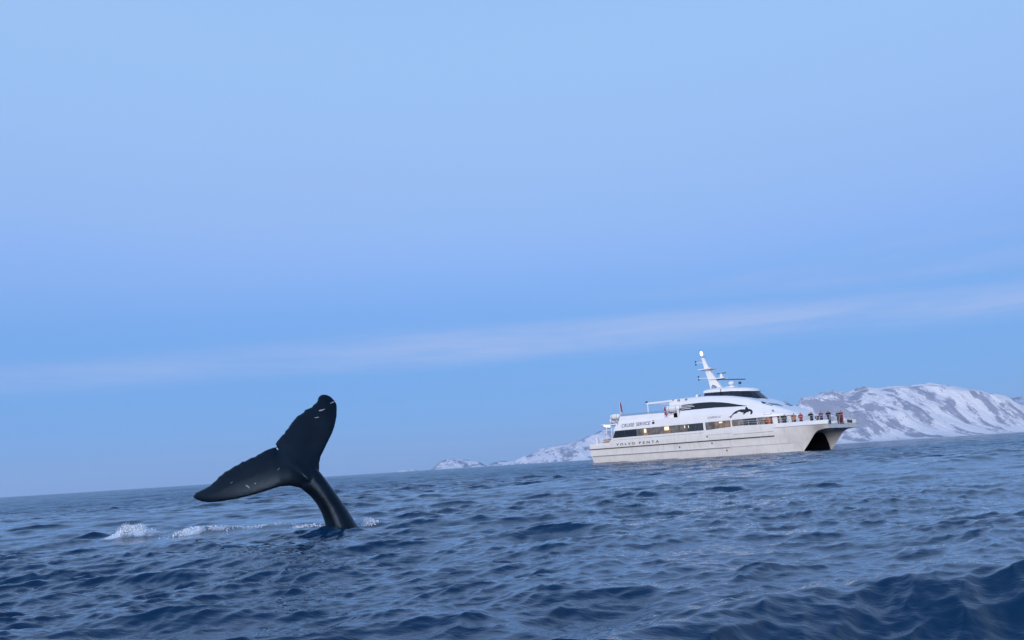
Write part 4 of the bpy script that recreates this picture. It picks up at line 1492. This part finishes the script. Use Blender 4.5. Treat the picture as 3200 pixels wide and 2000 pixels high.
def figure(pose):
    if pose in CACHE:
        return CACHE[pose]
    P_ = POSES[pose]
    ex_, ey_, ez_ = P_['el']
    hx_, hy_, hz_ = P_['hd']
    V = [(0, 0, 0.95), (0, 0.0, 1.15), (0, 0.0, 1.36), (0, 0.01, 1.50), (0, 0.025, 1.60), (0, 0.03, 1.70)]
    Rr = [(.155, .115), (.145, .11), (.17, .115), .055, (.085, .10), (.07, .085)]
    E_ = [(0, 1), (1, 2), (2, 3), (3, 4), (4, 5)]
    V += [(0, 0.13, 1.605)]
    Rr += [.016]
    E_ += [(4, 6)]
    for s_ in (-1, 1):
        i = len(V)
        V += [(s_ * 0.19, 0, 1.41), (s_ * ex_, ey_, ez_), (s_ * hx_, hy_, hz_), (s_ * (hx_ - 0.01), hy_ + 0.07, hz_ + 0.01)]
        Rr += [.065, .046, .034, (.03, .018)]
        E_ += [(2, i), (i, i + 1), (i + 1, i + 2), (i + 2, i + 3)]
        i = len(V)
        V += [(s_ * 0.10, 0, 0.86), (s_ * 0.11, 0.015, 0.49), (s_ * 0.115, -0.01, 0.09), (s_ * 0.125, 0.13, 0.045)]
        Rr += [.088, .062, .045, (.04, .035)]
        E_ += [(0, i), (i, i + 1), (i + 1, i + 2), (i + 2, i + 3)]
    body = skin_mesh('body', V, E_, Rr, 0)
    bm = bmesh.new()
    bm.from_mesh(body)
    for s_ in (-1, 1):                       # five fingers of unequal length, curled forward; the thumb leaves the side of the palm
        for k, ln in enumerate((0.055, 0.075, 0.085, 0.078, 0.058)):
            hx, hy, hz = s_ * hx_, hy_ + 0.07, hz_ + 0.01
            off_ = (k - 2) * 0.017
            p0 = Vector((hx + off_ * s_, hy - (0.04 if k == 0 else 0), hz))
            p1 = p0 + Vector((-0.03 * s_ if k == 0 else 0, ln * 0.6, 0.0))
            p2 = p1 + Vector((0, ln * 0.25, -ln * 0.45))
            fb_ = MB().tube([p0, p1, p2], [0.010, 0.009, 0.006], 5)
            vv_ = [bm.verts.new(p) for p in fb_.v]
            for q in fb_.f:
                bm.faces.new([vv_[t] for t in q])
    for s_ in (-1, 1):                       # ears
        eb = MB().box((s_ * 0.088, 0.02, 1.615), (0.02, 0.035, 0.06))
        vv_ = [bm.verts.new(p) for p in eb.v]
        for q in eb.f:
            bm.faces.new([vv_[t] for t in q])
    bm.to_mesh(body)
    bm.free()
    jv = [(0, 0, 0.80), (0, 0, 0.98), (0, 0, 1.18), (0, 0, 1.38), (0, 0, 1.485)]
    jr = [(.225, .17), (.215, .165), (.205, .16), (.22, .165), (.10, .095)]
    je = [(0, 1), (1, 2), (2, 3), (3, 4)]
    for s_ in (-1, 1):
        i = len(jv)
        jv += [(s_ * 0.20, 0, 1.41), (s_ * ex_, ey_, ez_), (s_ * hx_, hy_ - 0.02, hz_)]
        jr += [.105, .082, .062]
        je += [(3, i), (i, i + 1), (i + 1, i + 2)]
    jacket = skin_mesh('jacket', jv, je, jr, 0)
    tv, tr, te = [(0, 0, 0.92)], [(.17, .13)], []
    for s_ in (-1, 1):
        i = len(tv)
        tv += [(s_ * 0.105, 0, 0.80), (s_ * 0.11, 0.015, 0.49), (s_ * 0.115, -0.01, 0.10)]
        tr += [.115, .088, .075]
        te += [(0, i), (i, i + 1), (i + 1, i + 2)]
    trousers = skin_mesh('trousers', tv, te, tr, 0)
    hood = skin_mesh('hood', [(0, -0.02, 1.50), (0, -0.025, 1.60), (0, -0.01, 1.72)], [(0, 1), (1, 2)], [(.10, .09), (.105, .10), (.085, .085)], 0)
    hat = skin_mesh('hat', [(0, 0.015, 1.68), (0, 0.01, 1.75)], [(0, 1)], [(.096, .105), (.06, .065)], 0)
    boots = MB()
    for s_ in (-1, 1):
        boots.loft([[(s_ * 0.12 - 0.05, -0.07, 0.0), (s_ * 0.12 + 0.05, -0.07, 0.0), (s_ * 0.12 + 0.05, -0.07, 0.15), (s_ * 0.12 - 0.05, -0.07, 0.15)],
                    [(s_ * 0.12 - 0.055, 0.07, 0.0), (s_ * 0.12 + 0.055, 0.07, 0.0), (s_ * 0.12 + 0.05, 0.05, 0.14), (s_ * 0.12 - 0.05, 0.05, 0.14)],
                    [(s_ * 0.12 - 0.05, 0.21, 0.0), (s_ * 0.12 + 0.05, 0.21, 0.0), (s_ * 0.12 + 0.04, 0.20, 0.07), (s_ * 0.12 - 0.04, 0.20, 0.07)]])
    bo = bpy.data.meshes.new('boots')
    bo.from_pydata(boots.v, [], boots.f)
    CACHE[pose] = (body, jacket, trousers, hood, hat, bo)
    return CACHE[pose]


CM = {}


def cloth(c):
    if c not in CM:
        CM[c] = mat('cloth', c, rough=0.85, var=0.3, vscale=7)
    return CM[c]


def person(x, y, pose, jack, trou, head, headc, turn, size, label, yoke=None):
    root = bpy.data.objects.new('person', None)
    COL.objects.link(root)
    root.location = ship_pt(x, y, 3.403)
    root.rotation_euler = (0, 0, -PHI + R(180 + turn))      # facing the starboard rail
    root.scale = (size,) * 3
    body, ja, tr_, ho, ha, bo = figure(pose)
    for nm, me, c in (('body', body, None), ('jacket', ja, jack), ('trousers', tr_, trou), ('boots', bo, (0.02, 0.02, 0.022))) + \
            ((('hood', ho, headc),) if head == 'hood' else (('hat', ha, headc),)):
        m2 = me.copy()
        m2.materials.clear()
        m2.materials.append(M_FLESH if c is None else cloth(c))
        m2.polygons.foreach_set('use_smooth', [True] * len(m2.polygons))
        o = bpy.data.objects.new(nm, m2)
        COL.objects.link(o)
        o.parent = root
    if yoke:
        o = MB().loft([[(-0.27, -0.175, 1.3), (0.27, -0.175, 1.3), (0.27, 0.175, 1.3), (-0.27, 0.175, 1.3)],
                       [(-0.25, -0.16, 1.44), (0.25, -0.16, 1.44), (0.25, 0.16, 1.44), (-0.25, 0.16, 1.44)]]).build('yoke', cloth(yoke), root, 60)
    tag(root, label, 'person', 'passengers on the foredeck')
    return root


BLK, NAVY, DGREY = (0.012, 0.013, 0.018), (0.02, 0.022, 0.045), (0.04, 0.04, 0.05)
ORANGE, RED, PLUM, RUST, BEIGE = (0.62, 0.16, 0.025), (0.50, 0.02, 0.05), (0.16, 0.05, 0.12), (0.36, 0.06, 0.03), (0.42, 0.36, 0.28)
person(29.70, -4.75, 'down', (0.58, 0.14, 0.05), (0.50, 0.16, 0.07), 'hat', (0.6, 0.35, 0.25), 25, 0.90, 'person in a burnt orange suit beside the saloon windows')
person(29.15, -4.55, 'rail', (0.30, 0.08, 0.04), DGREY, 'hat', BLK, -40, 0.88, 'person in dark rust jacket half behind the orange suited one')
person(31.72, -4.35, 'rail', NAVY, BLK, 'hood', (0.035, 0.03, 0.05), 0, 1.0, 'person in a dark navy hooded coat at the near rail')
person(32.98, -4.3, 'photo', (0.66, 0.22, 0.03), DGREY, 'hat', BLK, -15, 1.0, 'person in a bright orange jacket with dark yoke', yoke=(0.05, 0.02, 0.02))
person(33.86, -4.3, 'rail', RED, (0.06, 0.01, 0.03), 'hood', (0.20, 0.02, 0.03), 10, 1.0, 'person in a crimson red coat beside the orange jacket')
person(35.20, -4.2, 'photo', BLK, BLK, 'hood', BLK, 0, 0.985, 'person in a black coat next to a white deck locker')
person(35.80, -3.95, 'lean', (0.025, 0.025, 0.03), (0.20, 0.18, 0.15), 'hat', BEIGE, 20, 0.74, 'short person leaning low between black and plum coats')
person(35.55, -2.2, 'rail', PLUM, (0.05, 0.02, 0.05), 'hat', BLK, -10, 1.02, 'person in a plum purple coat near the bow')
person(35.95, -0.9, 'photo', (0.012, 0.016, 0.02), BLK, 'hood', (0.012, 0.016, 0.02), 15, 1.04, 'person in black standing alone second from the bow')
person(36.15, 2.45, 'lean', RUST, (0.25, 0.04, 0.04), 'hat', (0.05, 0.02, 0.02), -20, 1.07, 'person in a rust red coat foremost at the bow')
person(36.05, 1.75, 'rail', (0.05, 0.03, 0.04), BLK, 'hat', RUST, 30, 1.0, 'person in dark clothes close behind the foremost rust coat')

# ---------------------------------------------------------------- thin winter haze over the sea
hz_ = MB().box((0.0, 0.0, 297.5), (37000.0, 37000.0, 605.0))
M_HAZE = bpy.data.materials.new('haze')
M_HAZE.use_nodes = True
t_ = M_HAZE.node_tree
t_.nodes.remove(t_.nodes['Principled BSDF'])
pv = t_.nodes.new('ShaderNodeVolumePrincipled')
pv.inputs['Color'].default_value = (0.80, 0.87, 1.0, 1)
pv.inputs['Density'].default_value = 1.2e-5
pv.inputs['Anisotropy'].default_value = 0.0
t_.links.new(pv.outputs[0], t_.nodes['Material Output'].inputs['Volume'])
haze = hz_.build('haze', M_HAZE)
tag(haze, 'thin pale blue winter haze over the sea', 'haze', kind='stuff')
